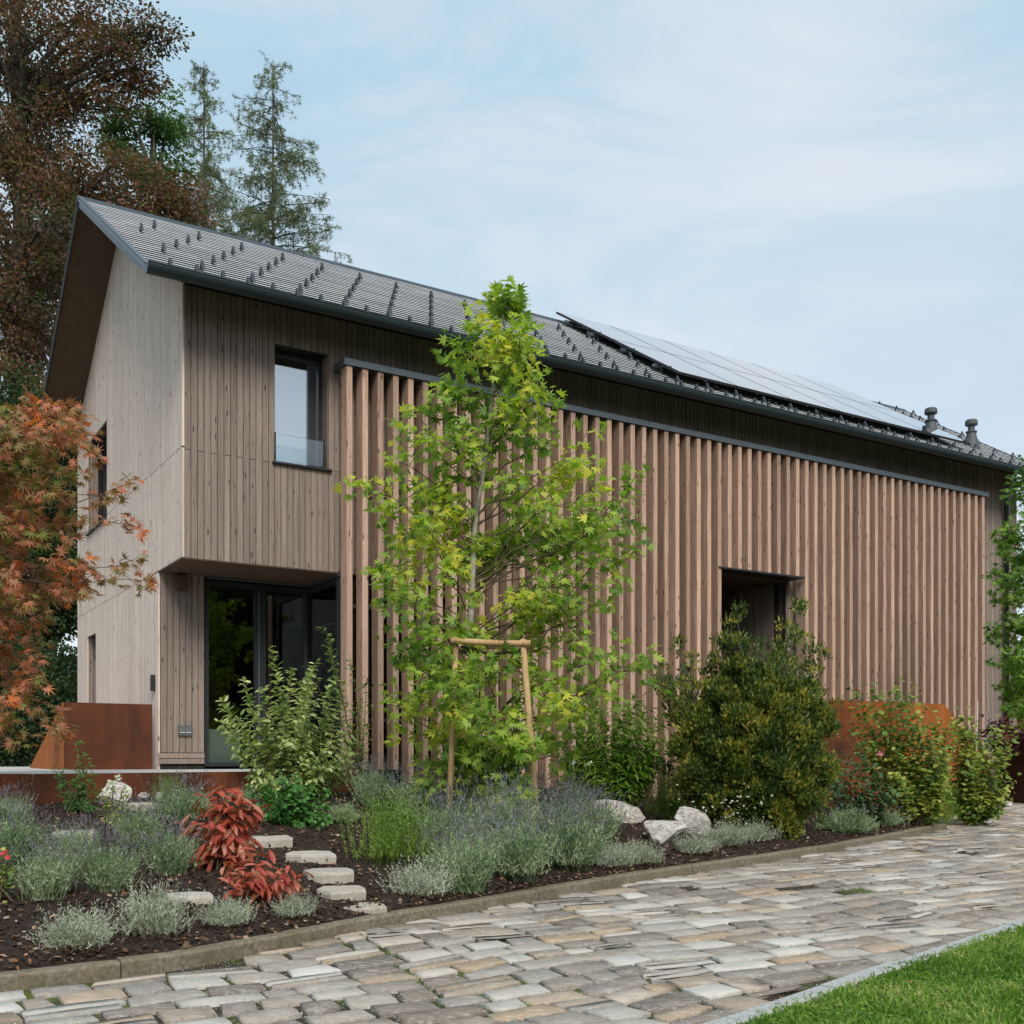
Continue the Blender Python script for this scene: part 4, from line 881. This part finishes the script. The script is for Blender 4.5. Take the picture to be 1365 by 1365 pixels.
# thin drooping conifers
def conifer(u, vtop, y, wpx, seed, lab, lean=0):
    rs = np.random.default_rng(seed); top = at(u, vtop, y); base = at(u+lean, 1040, y); root = empty('larch_tree', base, lab, 'conifer', 'thin conifers behind the roof')
    H = top[2]-base[2]; paths = [([base, base+(top-base)*.5, top], .2, .015)]; P = []; X = []; N = []; S = []; k = y/FPX
    z0 = base[2]+H*.50; zz = z0
    while zz < top[2]-.1:
        f = (top[2]-zz)/(top[2]-z0); L = wpx*k*(.2+1.5*f**.9); nb = 4 if f > .15 else 3
        for b in range(nb):
            a = rs.uniform(0, 2*math.pi); l = L*rs.uniform(.6, 1.1); c = base+(top-base)*((zz-base[2])/H); d = np.array([math.cos(a), math.sin(a), 0])
            pts = [c+d*l*t_+[0, 0, l*(.22*t_-.38*t_**2+.15*t_**4)] for t_ in np.linspace(0, 1, 7)]; paths.append((pts, .012+.012*f*2, .006)); pa = arr(pts)
            for t_ in np.linspace(.15, 1, max(4, int(l*6))):
                i = t_*6; i0 = min(int(i), 5); q = pa[i0]+(pa[i0+1]-pa[i0])*(i-i0)
                if rs.random() < .12: continue
                dl = rs.uniform(.3, .95)*(.35+.65*f); side = unit(np.cross(d, [0, 0, 1]))*rs.uniform(-.5, .5)+d*.2
                tw = unit(side+[0, 0, -1.0]) if rs.random() < .75 else unit(d+side+[0, 0, .3])
                m = int(dl/.03)+2
                for j in range(m):
                    P.append(q+tw*dl*j/m+rs.normal(size=3)*.035); X.append(tw*.6+rs.normal(size=3)*.6); N.append(rs.normal(size=3)); S.append(rs.uniform(.10, .19))
        zz += rs.uniform(.17, .28)
    stems_on(root, paths[:1], M['bark'], 'trunk'); stems_on(root, paths[1:], M['bark'], 'branches')
    leaves_on(root, 'tuft', P, X, N, S, M['larch'], 0, 'crown')
conifer(364, 80, 38, 92, 11, 'right-hand thin conifer with drooping twigs behind the roof ridge')
conifer(272, 82, 40, 72, 5, 'left-hand thin conifer with sparse grey-green twigs beside the leafy tree')
# garden trees that the corner glazing mirrors, to the right of the viewer
gh = empty('tall_hedge', (17, -6, 0), 'tall dense green hedge across the lawn, seen only mirrored in the corner glazing', 'hedge', None, R(42))
n = 36000; Ph = np.stack([RNG.uniform(-14, 14, n), np.abs(RNG.normal(0, .5, n))+.3, RNG.uniform(0, 9.5, n)], 1); Ph[:, 1] += .8*np.sin(Ph[:, 0]*.9)*np.cos(Ph[:, 2]*.8); Ph[:, 2] *= 1+.12*np.sin(Ph[:, 0]*1.1)
V, Fc = scatter('diamond', Ph, rdir(n), rdir(n, .3)+[0, .8, 0], RNG.uniform(.2, .36, n)); link('foliage', mesh_np('foliage', V, Fc, M['darkleaf']), gh, 'stuff')
mb = MB(); mb.box(-14, 14, -.9, -.3, 0, 8.2); mb.build('inner_growth', M['darkleaf'], gh)

# ---- shrubs
def shrub(name, label, base, tips, y_or, leafm, tpl, per_m, smin, smax, spread=.03, cat='shrub', dy=.3, stemm='twig', count=0, t0=.2, droop=.2, upn=.8, opp=False, r0=.008, extra=0, up=.05, group=None, cluster=0, piece='leaf'):
    B = bed_at(*base) if len(base) == 2 else at(*base); root = empty(name, B, label, cat, group); paths = []; P = []; X = []; N = []; S = []
    tp = [at(u, v, (B[1] if y_or is None else y_or)+(q[0] if q else random.uniform(-dy, dy))) for u, v, *q in tips]
    for _ in range(extra): a = random.choice(tp); f = random.uniform(.3, .95); tp.append(B+(a-B)*f+RNG.normal(size=3)*[.12, .12, .05]*np.linalg.norm(a-B))
    for q in tp:
        b = cpath(B+RNG.normal(size=3)*[.04, .04, 0], q, 8, 0, .05, up); paths.append((b, r0, .002)); b = arr(b); L = np.linalg.norm(q-B); d0 = unit(q-B)
        m = max(3, int(L*per_m*1.7))
        for j in range(m):
            t_ = t0+(1-t0)*(j+random.random()*.5)/m; i = min(t_, 1)*7; i0 = min(int(i), 6); c = b[i0]+(b[i0+1]-b[i0])*(i-i0); d = unit(b[i0+1]-b[i0])
            for sg in ((1, -1) if opp else (1,)):
                a = (j % 2)*1.57+random.uniform(-.5, .5) if opp else random.uniform(0, 6.28); e1 = unit(np.cross(d, [.3, .2, .9])); e2 = np.cross(d, e1)
                lat = (e1*math.cos(a)+e2*math.sin(a))*sg
                for _ in range(1+cluster):
                    P.append(c+RNG.normal(size=3)*spread); X.append(unit(lat*.8+d*.45+RNG.normal(size=3)*.2+[0, 0, -droop])); N.append(unit(RNG.normal(size=3)*.35+[0, -.25, upn]+d*.3)); S.append(random.uniform(smin, smax)*(1-.35*max(0, t_-.8)*3*opp))
    stems_on(root, paths, M[stemm], 'stem'); leaves_on(root, tpl, P, X, N, S, leafm, count, 'foliage', piece); return root
def blooms(root, pts, mat, r=.03, name='flower', petals=9):
    for p in pts:
        P = np.repeat(arr([p]), petals, 0); d = rdir(petals, .3); V, Fc = scatter('round', P-arr(root.location)+d*.004, d, rdir(petals, .5), np.full(petals, r)); link(name, mesh_np(name, V, Fc, mat), root)
shrub('variegated_dogwood', 'airy shrub with cream-edged leaves before the corner glass doors', (390, 1062, 10.7), [(363, 862), (325, 905), (294, 932), (422, 880), (446, 905), (388, 890), (405, 905), (350, 915), (455, 935), (318, 955), (335, 985), (310, 1000), (465, 965), (470, 1000), (440, 950), (420, 930), (375, 930), (345, 960), (400, 960), (430, 985), (350, 1010), (330, 1030), (460, 1030), (380, 985), (410, 1010), (440, 1020), (300, 975), (475, 985), (470, 1020), (480, 1040), (455, 1045), (330, 1045), (350, 1050), (420, 1045), (385, 1040)], None, M['varieg'], 'oval', 20, .065, .10, .012, dy=.35, count=300, opp=True, extra=22, t0=.25)
r_ = shrub('climbing_rose', 'thin climbing rose winding up the first two slats', (474, 1050, 12.2), [(432, 832), (440, 850), (447, 885), (466, 875), (488, 905), (478, 940), (492, 965), (470, 970), (484, 1000), (463, 1000), (495, 1020), (455, 1025)], None, M['roseleaf'], 'oval', 26, .05, .075, .03, dy=.1, count=120, cat='climber', extra=12)
r_ = shrub('red_leaved_peony', 'upper red-leaved peony with long drooping leaves above the stepping stones', (292, 1158), [(300, 1040, 0), (290, 1050), (322, 1060), (340, 1065), (345, 1080), (270, 1062), (255, 1085), (242, 1100), (250, 1120), (275, 1120), (300, 1110), (330, 1100), (338, 1115), (265, 1130), (285, 1095), (310, 1080)], None, M['peony_red'], 'slim', 20, .10, .15, .015, dy=.22, count=300, extra=10, t0=.45, droop=.7, cat='peony')
shrub('red_leaved_peony', 'lower bright orange-red peony leaning over the silver tufts', (338, 1212), [(300, 1150), (320, 1138), (345, 1135), (370, 1145), (390, 1155), (402, 1165), (385, 1175), (360, 1180), (335, 1185), (305, 1175), (345, 1160), (372, 1165), (325, 1160)], None, M['peony_red'], 'slim', 26, .08, .125, .015, dy=.2, count=300, extra=10, t0=.4, droop=.6, cat='peony')
shrub('peony_bush', 'bright green bush with long narrow leaves between sweetgum and yew', (818, 1085), [(752, 945), (765, 930), (790, 925), (805, 950), (830, 945), (848, 930), (865, 945), (885, 950), (895, 985), (740, 985), (748, 1010), (735, 1030), (760, 1035), (780, 1000), (810, 1000), (840, 990), (870, 985), (880, 1015), (850, 1030), (820, 1040), (790, 1045), (775, 965), (855, 965)], None, M['lush'], 'lance', 60, .10, .15, .03, dy=.45, count=300, extra=50, t0=.3)
br = shrub('white_rose_bush', 'small rose with two white blooms left of the bright green bush', (775, 1082), [(765, 1018), (786, 1017), (755, 1035), (795, 1035), (770, 990), (750, 1010), (800, 1000)], None, M['rosedark'], 'round', 40, .03, .045, .03, dy=.1, extra=8, cat='rose'); 
blooms(br, [at(765, 1017, br.location[1]-.3), at(787, 1018, br.location[1]-.3)], M['petal_w'], .035)
# yew: many upright shoots covered in tight leaf sprays
yb = bed_at(1000, 1120); yy = yb[1]+.6; yr = empty('yew_bush', (yb[0], yy, yb[2]), 'tall dark green yew bush with yellow-green shoot tips beside the entrance', 'shrub')
ytip = [(982, 812), (975, 835), (1030, 846), (1022, 870), (1065, 803), (1062, 840), (1050, 870), (906, 862), (915, 890), (880, 905), (895, 920), (945, 880), (960, 860), (1000, 860), (1085, 880), (1095, 900), (1078, 860), (935, 905), (990, 890), (1020, 900), (900, 950), (1098, 940), (1095, 980), (905, 990), (900, 1030), (1090, 1030), (1095, 1060), (925, 1060), (960, 1090), (1010, 1108), (1050, 1100), (1020, 1112), (980, 1100), (1075, 1075), (870, 900)]
paths = []; C = []; D = []
for u, v in ytip:
    q = at(u, v, yy+random.uniform(-.45, .35)); b = cpath(arr(yr.location)+[0, 0, .05], q, 9, 0, .05, .0); paths.append((b, .022, .004)); b = arr(b)
    for t_ in np.linspace(.25, 1, 16): i = t_*8; i0 = min(int(i), 7); C.append(b[i0]+(b[i0+1]-b[i0])*(i-i0)+RNG.normal(size=3)*.06); D.append(unit(q-b[0]+RNG.normal(size=3)*.3))
for _ in range(2300):
    u, v = random.uniform(895, 1100), random.uniform(880, 1112); q = at(u, v, yy); c = at(1000, 1010, yy); e = (q-c); k = math.hypot(e[0]/.80, e[2]/.96)
    k += .22*math.sin(u*.11+1)*math.sin(v*.09)+.10*math.sin(u*.21+v*.13)
    if k > .92 or math.sin(u*.17)*math.sin(v*.15+u*.04) > .55: continue
    q[1] += -math.sqrt(max(0, 1-k*k))*.62*random.uniform(.35, 1); C.append(q); D.append(unit(q-c+[0, 0, .7]))
stems_on(yr, paths, M['bark'], 'stem')
P, X, N, S = leafcloud(C, D, 24, .085, 1, .036, .062, -.6, .6); leaves_on(yr, 'diamond', P, X, N, S, M['yew'], 0)
P, X, N, S = leafcloud(C, D, 16, .085, 1, .05, .085, -.8, .5); leaves_on(yr, 'lance', P, X, N, S, M['yew'], 0)
mb = MB(); c = at(1000, 1010, yy)-arr(yr.location)
shrub('mint_plant', 'low fresh-green leafy herb mound right of the red peony', (393, 1100), [(350, 1050), (370, 1040), (392, 1042), (415, 1045), (432, 1055), (440, 1075), (345, 1075), (350, 1095), (375, 1070), (400, 1065), (420, 1085), (380, 1100), (410, 1104), (435, 1092), (362, 1088)], None, M['mint'], 'round', 90, .036, .056, .03, cat='herb', dy=.3, count=200, extra=90, t0=.1)
shrub('leafy_perennial', 'dark green leafy perennial by the rusty terrace edge at left', (103, 1085), [(82, 1028), (100, 1018), (118, 1020), (128, 1035), (130, 1060), (78, 1050), (85, 1070), (120, 1072), (105, 1045), (95, 1060), (112, 1085), (70, 1025), (103, 990)], None, M['mint'], 'lance', 45, .05, .08, .02, cat='perennial', dy=.2, count=150, extra=20, t0=.15)
br = shrub('white_rose_bush', 'pale rose with white blooms before the rusty terrace edge at left', (152, 1105), [(135, 1050), (150, 1040), (165, 1048), (172, 1060), (140, 1070), (160, 1075), (150, 1060)], None, M['roseleaf'], 'round', 36, .025, .04, .03, dy=.12, extra=8, cat='rose'); by = br.location[1]-.15
blooms(br, [at(147, 1044, by), at(158, 1037, by), at(168, 1052, by), at(140, 1056, by)], M['petal_w'], .03)
br = shrub('pink_rose_bush', 'rose with one pink bloom at the very left edge of the bed', (-12, 1200), [(4, 1145), (10, 1155), (-5, 1160), (12, 1185), (16, 1195), (-20, 1150), (5, 1172)], None, M['roseleaf'], 'round', 40, .03, .045, .03, dy=.1, extra=8, cat='rose'); blooms(br, [at(8, 1139, br.location[1]-.1)], M['petal_r'], .03)
br = shrub('climbing_rose', 'tall yellow-green climbing rose with one pink bloom against the rusty steel wall', (1222, 1100), [(1142, 925), (1160, 918), (1190, 920), (1210, 922), (1175, 945), (1200, 940), (1235, 945), (1255, 960), (1270, 965), (1150, 985), (1160, 1000), (1185, 975), (1215, 965), (1240, 985), (1260, 1000), (1180, 1005), (1200, 1000), (1225, 1015), (1250, 1020), (1195, 1035), (1215, 1045), (1245, 1045), (1230, 970), (1265, 985), (1205, 1065)], None, M['roseleaf'], 'round', 46, .05, .078, .06, dy=.25, extra=60, cat='climber', count=150, t0=.3); blooms(br, [at(1174, 1004, br.location[1]-.3), at(1171, 1007, br.location[1]-.32)], M['petal_p'], .045)
shrub('climbing_rose', 'dense green climbing rose tied to a pale cane at the bed end', (1302, 1093), [(1277, 960), (1290, 955), (1300, 990), (1320, 985), (1334, 965), (1338, 1005), (1325, 1015), (1270, 1000), (1262, 1025), (1255, 1050), (1280, 1020), (1300, 1025), (1320, 1045), (1335, 1060), (1280, 1050), (1270, 1075), (1310, 1070), (1330, 1080), (1295, 1050), (1290, 1085), (1345, 1040), (1285, 975)], None, M['roseleaf'], 'round', 58, .05, .078, .06, dy=.25, extra=60, cat='climber', count=150, t0=.15)
cn = empty('garden_cane', at(1300, 1050, 15.3), 'thin pale cane standing in the climbing rose at the bed end', 'cane'); mb = MB(); o = arr(cn.location); mb.tube([o-o+[0, 0, -.2], at(1303, 935, 15.3)-o], .012, 8); mb.build('cane', M['cane'], cn)
shrub('low_rose_bush', 'bluish-green low rose bush under the rusty steel wall', (1148, 1102), [(1108, 1020), (1122, 1010), (1140, 1022), (1155, 1015), (1170, 1030), (1188, 1045), (1195, 1060), (1105, 1045), (1112, 1065), (1130, 1045), (1160, 1055), (1180, 1072), (1140, 1075), (1125, 1080), (1145, 1000)], None, M['rosedark'], 'round', 54, .045, .066, .05, dy=.25, extra=50, cat='rose', t0=.2, count=100)
shrub('bare_rose_shoot', 'thin pale rose shoots crossing the rusty steel wall', (1130, 1098), [(1128, 945), (1150, 950), (1118, 970), (1110, 985), (1140, 985), (1122, 1000), (1155, 990)], None, M['roseleaf'], 'lance', 12, .03, .05, .02, dy=.05, t0=.6, r0=.004, cat='rose')
br = shrub('white_flowering_plant', 'small dark-leaved plant dotted with tiny white flowers at the foot of the yew', (975, 1108), [(930, 1065), (940, 1055), (955, 1060), (970, 1050), (985, 1060), (1000, 1065), (1015, 1070), (1025, 1080), (945, 1080), (965, 1075), (990, 1080), (1010, 1090), (930, 1085)], None, M['rosedark'], 'lance', 50, .025, .04, .03, dy=.2, extra=24, cat='flower'); q = []
for _ in range(70): q.append(at(random.gauss(978, 26), random.gauss(1073, 13), br.location[1]-random.uniform(.25, .6)))
V, Fc = scatter('round', np.repeat(arr(q), 4, 0)-arr(br.location), rdir(280)*[1, 1, .4], rdir(280, .8)+[0, -.6, 0], np.full(280, .017)); link('flowers', mesh_np('flowers', V, Fc, M['petal_w']), br, 'stuff')
shrub('purple_heuchera', 'dark purple foliage plant in the steel planter by the house corner', (1345, 1000, 18.9), [(1312, 972), (1325, 962), (1340, 960), (1355, 965), (1370, 972), (1318, 985), (1335, 978), (1350, 980), (1330, 990), (1365, 988), (1385, 970), (1400, 980)], 18.9, M['purple'], 'round', 40, .07, .11, .06, dy=.25, extra=24, cat='plant')
shrub('orange_shrub', 'orange-leaved shrub beyond the right house corner', (1372, 1010, 24), [(1352, 900), (1358, 880), (1365, 920), (1370, 940), (1380, 890), (1360, 960), (1390, 930), (1352, 930), (1375, 970)], 24, M['maple'], 'diamond', 40, .09, .15, .12, dy=.5, extra=30)
lobe_tree('leafy_tree', 'green tree beyond the far right house corner', [(1410, 1030, 40), (1410, 700, 40)], [((1400, 820, 40), (50, 2, 120), 40), ((1372, 960, 38), (24, 1, 60), 24)], M['midleaf'], 'diamond', 70, .7, .1, .18)

# ---- lavender, silver and herb clumps: a few prototypes, then copies
def clump_mesh(kind, seed):
    rs = np.random.default_rng(seed); P = []; X = []; N = []; S = []; FP = []; FX = []; FS = []; st_ = []
    spec = dict(lav=(360, .36, .60, .58, .032, .054, 12), silver=(340, .14, .25, .8, .020, .034, 14), herb=(190, .40, .58, .22, .022, .034, 26), greylav=(340, .18, .32, 1.0, .026, .040, 13))[kind]
    for i in range(spec[0]):
        a = rs.uniform(0, 6.283); tilt = spec[3]*rs.uniform(0, 1)**.6*1.15; d = np.array([math.sin(tilt)*math.cos(a), math.sin(tilt)*math.sin(a), math.cos(tilt)]); L = rs.uniform(spec[1], spec[2])*(1-.12*tilt)
        b = np.array([rs.normal()*.07, rs.normal()*.07, 0]) if kind != 'herb' else np.array([rs.normal()*.10, rs.normal()*.10, 0]); bend = rs.normal(size=3)*.04
        m = spec[6]; top = .72 if kind in ('lav', 'greylav') else 1.0
        for j in range(m):
            t_ = .12+(top-.12)*(j+rs.random())/m; q = b+d*L*t_+bend*t_*t_; sd = rs.normal(size=3); P.append(q); X.append(unit(d*1.0+unit(sd)*.75)); N.append(rs.normal(size=3)); S.append(rs.uniform(spec[4], spec[5])*(1.15-.4*t_))
        st_.append((b, b+d*L+bend))
        if kind in ('lav', 'greylav') and rs.random() < (.6 if kind == 'lav' else .2):
            for j in range(9): FP.append(b+d*(L*(1.0-.12*j/9)+.02)+bend); FX.append(unit(d+rs.normal(size=3)*.7)); FS.append(rs.uniform(.009, .016))
    V, Fc = scatter('lance', P, X, N, S); ob = [mesh_np('foliage', V, Fc, M[{'lav': 'lav', 'silver': 'silver', 'herb': 'rosemary', 'greylav': 'lav'}[kind]])]
    V = []; Fc = []
    for p, q in st_: e = unit(np.cross(q-p, [1, .3, 0]))*.0012; o = len(V); V += [p-e, p+e, q]; Fc.append((o, o+1, o+2))
    ob.append(mesh_np('stems', V, Fc, M['twig'] if kind == 'silver' else M['rosemary' if kind == 'herb' else 'lav']))
    if FP: V, Fc = scatter('diamond', FP, FX, RNG.normal(size=(len(FP), 3)), FS); ob.append(mesh_np('flower_spikes', V, Fc, M['lavfl']))
    return ob
PROTO = {}
def clump(kind, u, v, wpx, label, sy=1.0, group=None, hs=1.0, dz=0):
    i = random.randint(0, 2); key = (kind, i)
    if key not in PROTO: PROTO[key] = clump_mesh(kind, 100+17*i+len(kind))
    B = bed_at(u, v) if v > 1012 else at(u, v, 12); names = dict(lav='lavender_bush', silver='silver_tuft', herb='upright_herb', greylav='grey_lavender'); base = dict(lav=.62, silver=.36, herb=.42, greylav=.55)[kind]
    k = wpx/FPX*B[1]/base; r = empty(names[kind], B, label, {'lav': 'lavender', 'silver': 'silver plant', 'herb': 'herb', 'greylav': 'lavender'}[kind], group, random.uniform(0, 6.28)); r.scale = (k, k, k*hs)
    for me in PROTO[key]: link(me.name.split('.')[0], me, r, 'stuff')
GL = 'lavender bushes in the bed'; GS = 'silver tufts along the bed edge'
for a in [('silver', 100, 1264, 84, 'silver tuft nearest the kerb at far left'), ('silver', 302, 1234, 58, 'silver tuft under the lower red peony'), ('silver', 392, 1222, 52, 'silver tuft beside the lowest stepping stones'), ('silver', 560, 1194, 74, 'silver-grey tuft at the left front corner of the middle lavender'),
          ('silver', 818, 1156, 52, 'silver tuft by the kerb below the left white boulder'), ('silver', 850, 1152, 50, 'silver tuft left of the middle white boulder'), ('silver', 925, 1138, 44, 'silver tuft below the small grey boulder'), ('silver', 966, 1128, 52, 'silver tuft below the white flowers'), ('silver', 1008, 1122, 44, 'rightmost silver tuft below the yew')]: clump(*a, group=GS)
clump('silver', 207, 1248, 74, 'taller silver plant with green tips between two silver tufts', hs=1.5, group=GS)
for a in [('lav', 62, 1198, 98, 'lavender at the left front of the bed above the silver tuft'), ('lav', 145, 1188, 98, 'lavender left of the tall silver plant'), ('lav', 228, 1165, 84, 'lavender just left of the upper red peony'), ('lav', 22, 1150, 90, 'lavender near the pink rose'), ('lav', 100, 1152, 72, 'lavender in front of the left stepping stones'), ('lav', 185, 1132, 84, 'purple lavender in the middle of the left group'),
          ('lav', 245, 1100, 80, 'lavender behind the upper red peony'), ('lav', 12, 1108, 70, 'lavender under the rusty terrace corner'),
          ('lav', 615, 1188, 115, 'lavender at the front left of the middle group by the kerb'), ('lav', 690, 1174, 120, 'lavender at the front centre of the middle group'), ('lav', 762, 1160, 105, 'lavender at the front right of the middle group'), ('lav', 600, 1145, 110, 'lavender right of the bright herb'), ('lav', 670, 1140, 120, 'deep purple lavender at the foot of the sweetgum'), ('lav', 745, 1135, 100, 'lavender by the right tree stake'), ('lav', 795, 1125, 85, 'lavender left of the first white boulder'),
          ('lav', 555, 1095, 90, 'lavender behind the bright herb'), ('lav', 620, 1095, 85, 'lavender behind the left tree stake'), ('lav', 700, 1095, 85, 'lavender behind the sweetgum trunk'), ('lav', 765, 1095, 70, 'lavender left of the white rose bush'), ('lav', 500, 1075, 75, 'grey lavender right of the green herb mound')]: clump(*a, group=GL)
clump('greylav', 1130, 1110, 85, 'low spreading grey lavender under the low rose bush'); clump('greylav', 1178, 1101, 62, 'brownish grey lavender right of the low spreading one'); clump('greylav', 455, 1095, 60, 'small grey sage right of the mint mound')
clump('greylav', 860, 1150, 50, 'green grey tuft leaning on the middle white boulder')
clump('greylav', 262, 1082, 55, 'grey-green tuft under the rusty edge below the socket'); clump('greylav', 322, 1072, 50, 'grey-green tuft under the rusty edge left of the dogwood'); clump('herb', 225, 1082, 34, 'thin grassy herb before the rusty edge', hs=1.1)
clump('herb', 520, 1152, 92, 'bright green upright herb clump left of the middle lavender', hs=.78); clump('herb', 893, 1092, 58, 'tall bright green herb behind the white boulders'); clump('herb', 1252, 1098, 38, 'small bluish herb between the two climbing roses', hs=.8); clump('herb', 915, 1108, 42, 'low moss-green cushion between the white boulders', hs=.35)

# ---- stones in the bed
def rock(name, label, cat, u, v, w, h, mat, seed, group=None, flatten=False, dep=.8, rz=0.0, embed=.25):
    B = bed_at(u, v); k = B[1]/FPX; rs = np.random.default_rng(seed); import bmesh
    bm = bmesh.new(); bmesh.ops.create_icosphere(bm, subdivisions=3 if not flatten else 2, radius=1)
    if flatten:
        bm.free(); bm = bmesh.new(); n = 9; W2, D2, H2 = w*k/2, w*k/2*dep, h*k; an = [2*math.pi*i/n+rs.uniform(-.15, .15) for i in range(n)]
        rr = [1/max(abs(math.cos(a)), abs(math.sin(a)))**.75*rs.uniform(.9, 1.05) for a in an]; lv = []
        for z_, f in ((-.06, 1.0), (H2*.55, 1.03), (H2*.9, 1.0), (H2, .9)): lv.append([bm.verts.new((r*f*W2*math.cos(a), r*f*D2*math.sin(a), z_+rs.normal()*.003)) for a, r in zip(an, rr)])
        for l0, l1 in zip(lv, lv[1:]):
            for i in range(n): bm.faces.new((l0[i], l0[(i+1) % n], l1[(i+1) % n], l1[i]))
        c = bm.verts.new((0, 0, H2*1.01))
        for i in range(n): bm.faces.new((lv[-1][i], lv[-1][(i+1) % n], c))
    else:
        pl_ = [(unit(rs.normal(size=3)+[0, 0, .25]), rs.uniform(.5, .8)) for _ in range(16)]
        for vt in bm.verts:
            p = np.array(vt.co)
            for nrm, dd in pl_:
                e = p@nrm-dd
                if e > 0: p = p-nrm*e
            p += rs.normal(size=3)*.012; vt.co = (p[0]*w*k*.62, p[1]*w*k*.5, p[2]*h*k*.72+h*k*embed)
    me = bpy.data.meshes.new(name); bm.to_mesh(me); bm.free(); me.materials.append(mat); o = link(name, me); o.location = B; o.rotation_euler = (0, 0, rz); return tag(o, label, cat, group)
rock('boulder', 'white boulder furthest left, behind thin lavender stalks', 'boulder', 821, 1092, 66, 34, M['boulder'], 3)
rock('boulder', 'white boulder in the middle of the three, nearest the kerb', 'boulder', 884, 1121, 54, 40, M['boulder'], 8)
rock('boulder', 'grey-shaded boulder furthest right beside the white flowers', 'boulder', 926, 1110, 46, 44, M['boulder'], 14)
rock('boulder', 'pale rock half hidden by the white rose at left', 'boulder', 150, 1072, 52, 34, M['boulder'], 21)
GT = 'stepping stones up the bed'
for i, (u, v, w, h, lab) in enumerate([(482, 1213, 60, 5, 'flat stepping stone right behind the kerb, lowest of the flight'), (455, 1196, 66, 15, 'second stepping stone from the kerb in the right flight'), (440, 1172, 66, 15, 'third stepping stone from the kerb in the right flight'), (412, 1148, 64, 14, 'fourth stepping stone from the kerb in the right flight'), (358, 1127, 58, 14, 'highest stepping stone in the right flight, beside the upper peony'),
        (252, 1202, 60, 12, 'stepping stone between the tall silver plant and lower peony'), (100, 1117, 56, 9, 'long pale stepping stone in the left lavender'), (112, 1141, 44, 9, 'small pale stepping stone in the left lavender, below the long one'), (185, 1079, 50, 10, 'pale stepping stone right of the white rose at left')]):
    rock('stepping_stone', lab, 'stepping stone', u, v-3, w, h*.62, M['step'], 40+i, GT, True, .95, TH*.6)
for i, (u, v, w) in enumerate([(8, 1060, 22), (28, 1062, 20), (48, 1066, 16), (66, 1064, 18), (190, 1063, 22), (212, 1064, 20), (232, 1062, 16), (120, 1068, 14), (1312, 1072, 24), (1328, 1070, 20), (1344, 1073, 18)]):
    lab = ['rounded pebble at the far left under the rusty terrace edge', 'second pebble from the left under the terrace edge', 'third pebble from the left under the terrace edge', 'pebble left of the leafy perennial under the terrace edge', 'pebble just right of the pale rock behind the white rose', 'middle pebble right of the pale rock', 'third pebble right of the pale rock', 'small pebble between the perennial and the pale rock', 'left pebble before the steel planter', 'middle pebble before the steel planter', 'right pebble before the steel planter'][i]
    if u < 1000: rock('pebble', lab, 'pebble', u, v, w, w*.5, M['boulder'], 60+i, 'pebbles under the terrace edge', embed=.3)
    else:
        o = rock('pebble', lab, 'pebble', 900, 1110, w*1.4, w*.7, M['boulder'], 60+i, 'pebbles before the steel planter', embed=.3); q = at(u, v, 18.2); o.location = (q[0], 18.2, zdrive(18.2)+.02)
# fallen leaves
GF = 'fallen leaves lying about'; SPOT = {}
def fallen(u, v, on, lab, s=.05):
    p = drive_at(u, v) if on == 'd' else bed_at(u, v); p = arr(p)+[0, 0, .018]; V, Fc = scatter('oval', [[0, 0, 0]], rdir(1)*[1, 1, .2], [[.15, -.35, 1]], [s]); o = link('fallen_leaf', mesh_np('fallen_leaf', V, Fc, M['fallen'])); o.location = p; tag(o, lab, 'leaf', GF)
fallen(122, 1299, 'd', 'reddish fallen leaf on the paving by the kerb, left of two', .055); fallen(140, 1296, 'd', 'reddish fallen leaf on the paving by the kerb, right of two', .045); fallen(776, 1211, 'd', 'single orange fallen leaf on the paving below the lavender', .06); fallen(15, 1254, 'b', 'orange fallen leaf on the mulch at the left edge', .05); fallen(55, 1250, 'b', 'orange fallen leaf on the mulch left of the silver tuft', .05)
for i, (u, v) in enumerate([(1286, 1338), (1092, 1345), (1333, 1268), (1215, 1322), (1180, 1312), (1050, 1350), (1252, 1352), (1300, 1255), (1045, 1342)]):
    fallen(u, v, 'd', ('brown fallen leaf lying on the lawn')+(', largest near the corner' if i == 0 else ''), .032 if i == 0 else .024)
    o = bpy.context.scene.collection.objects[-1]; o.location.z += .022; 
    if i: o['label'] = 'small brown fallen leaf on the lawn, '+['', 'near the bottom edge beside the kerb end', 'at the right edge of the picture', 'in the middle of the lawn', 'left of the middle one', 'furthest left near the kerb', 'at the bottom right of the middle', 'highest up near the right edge', 'second from the left'][i]
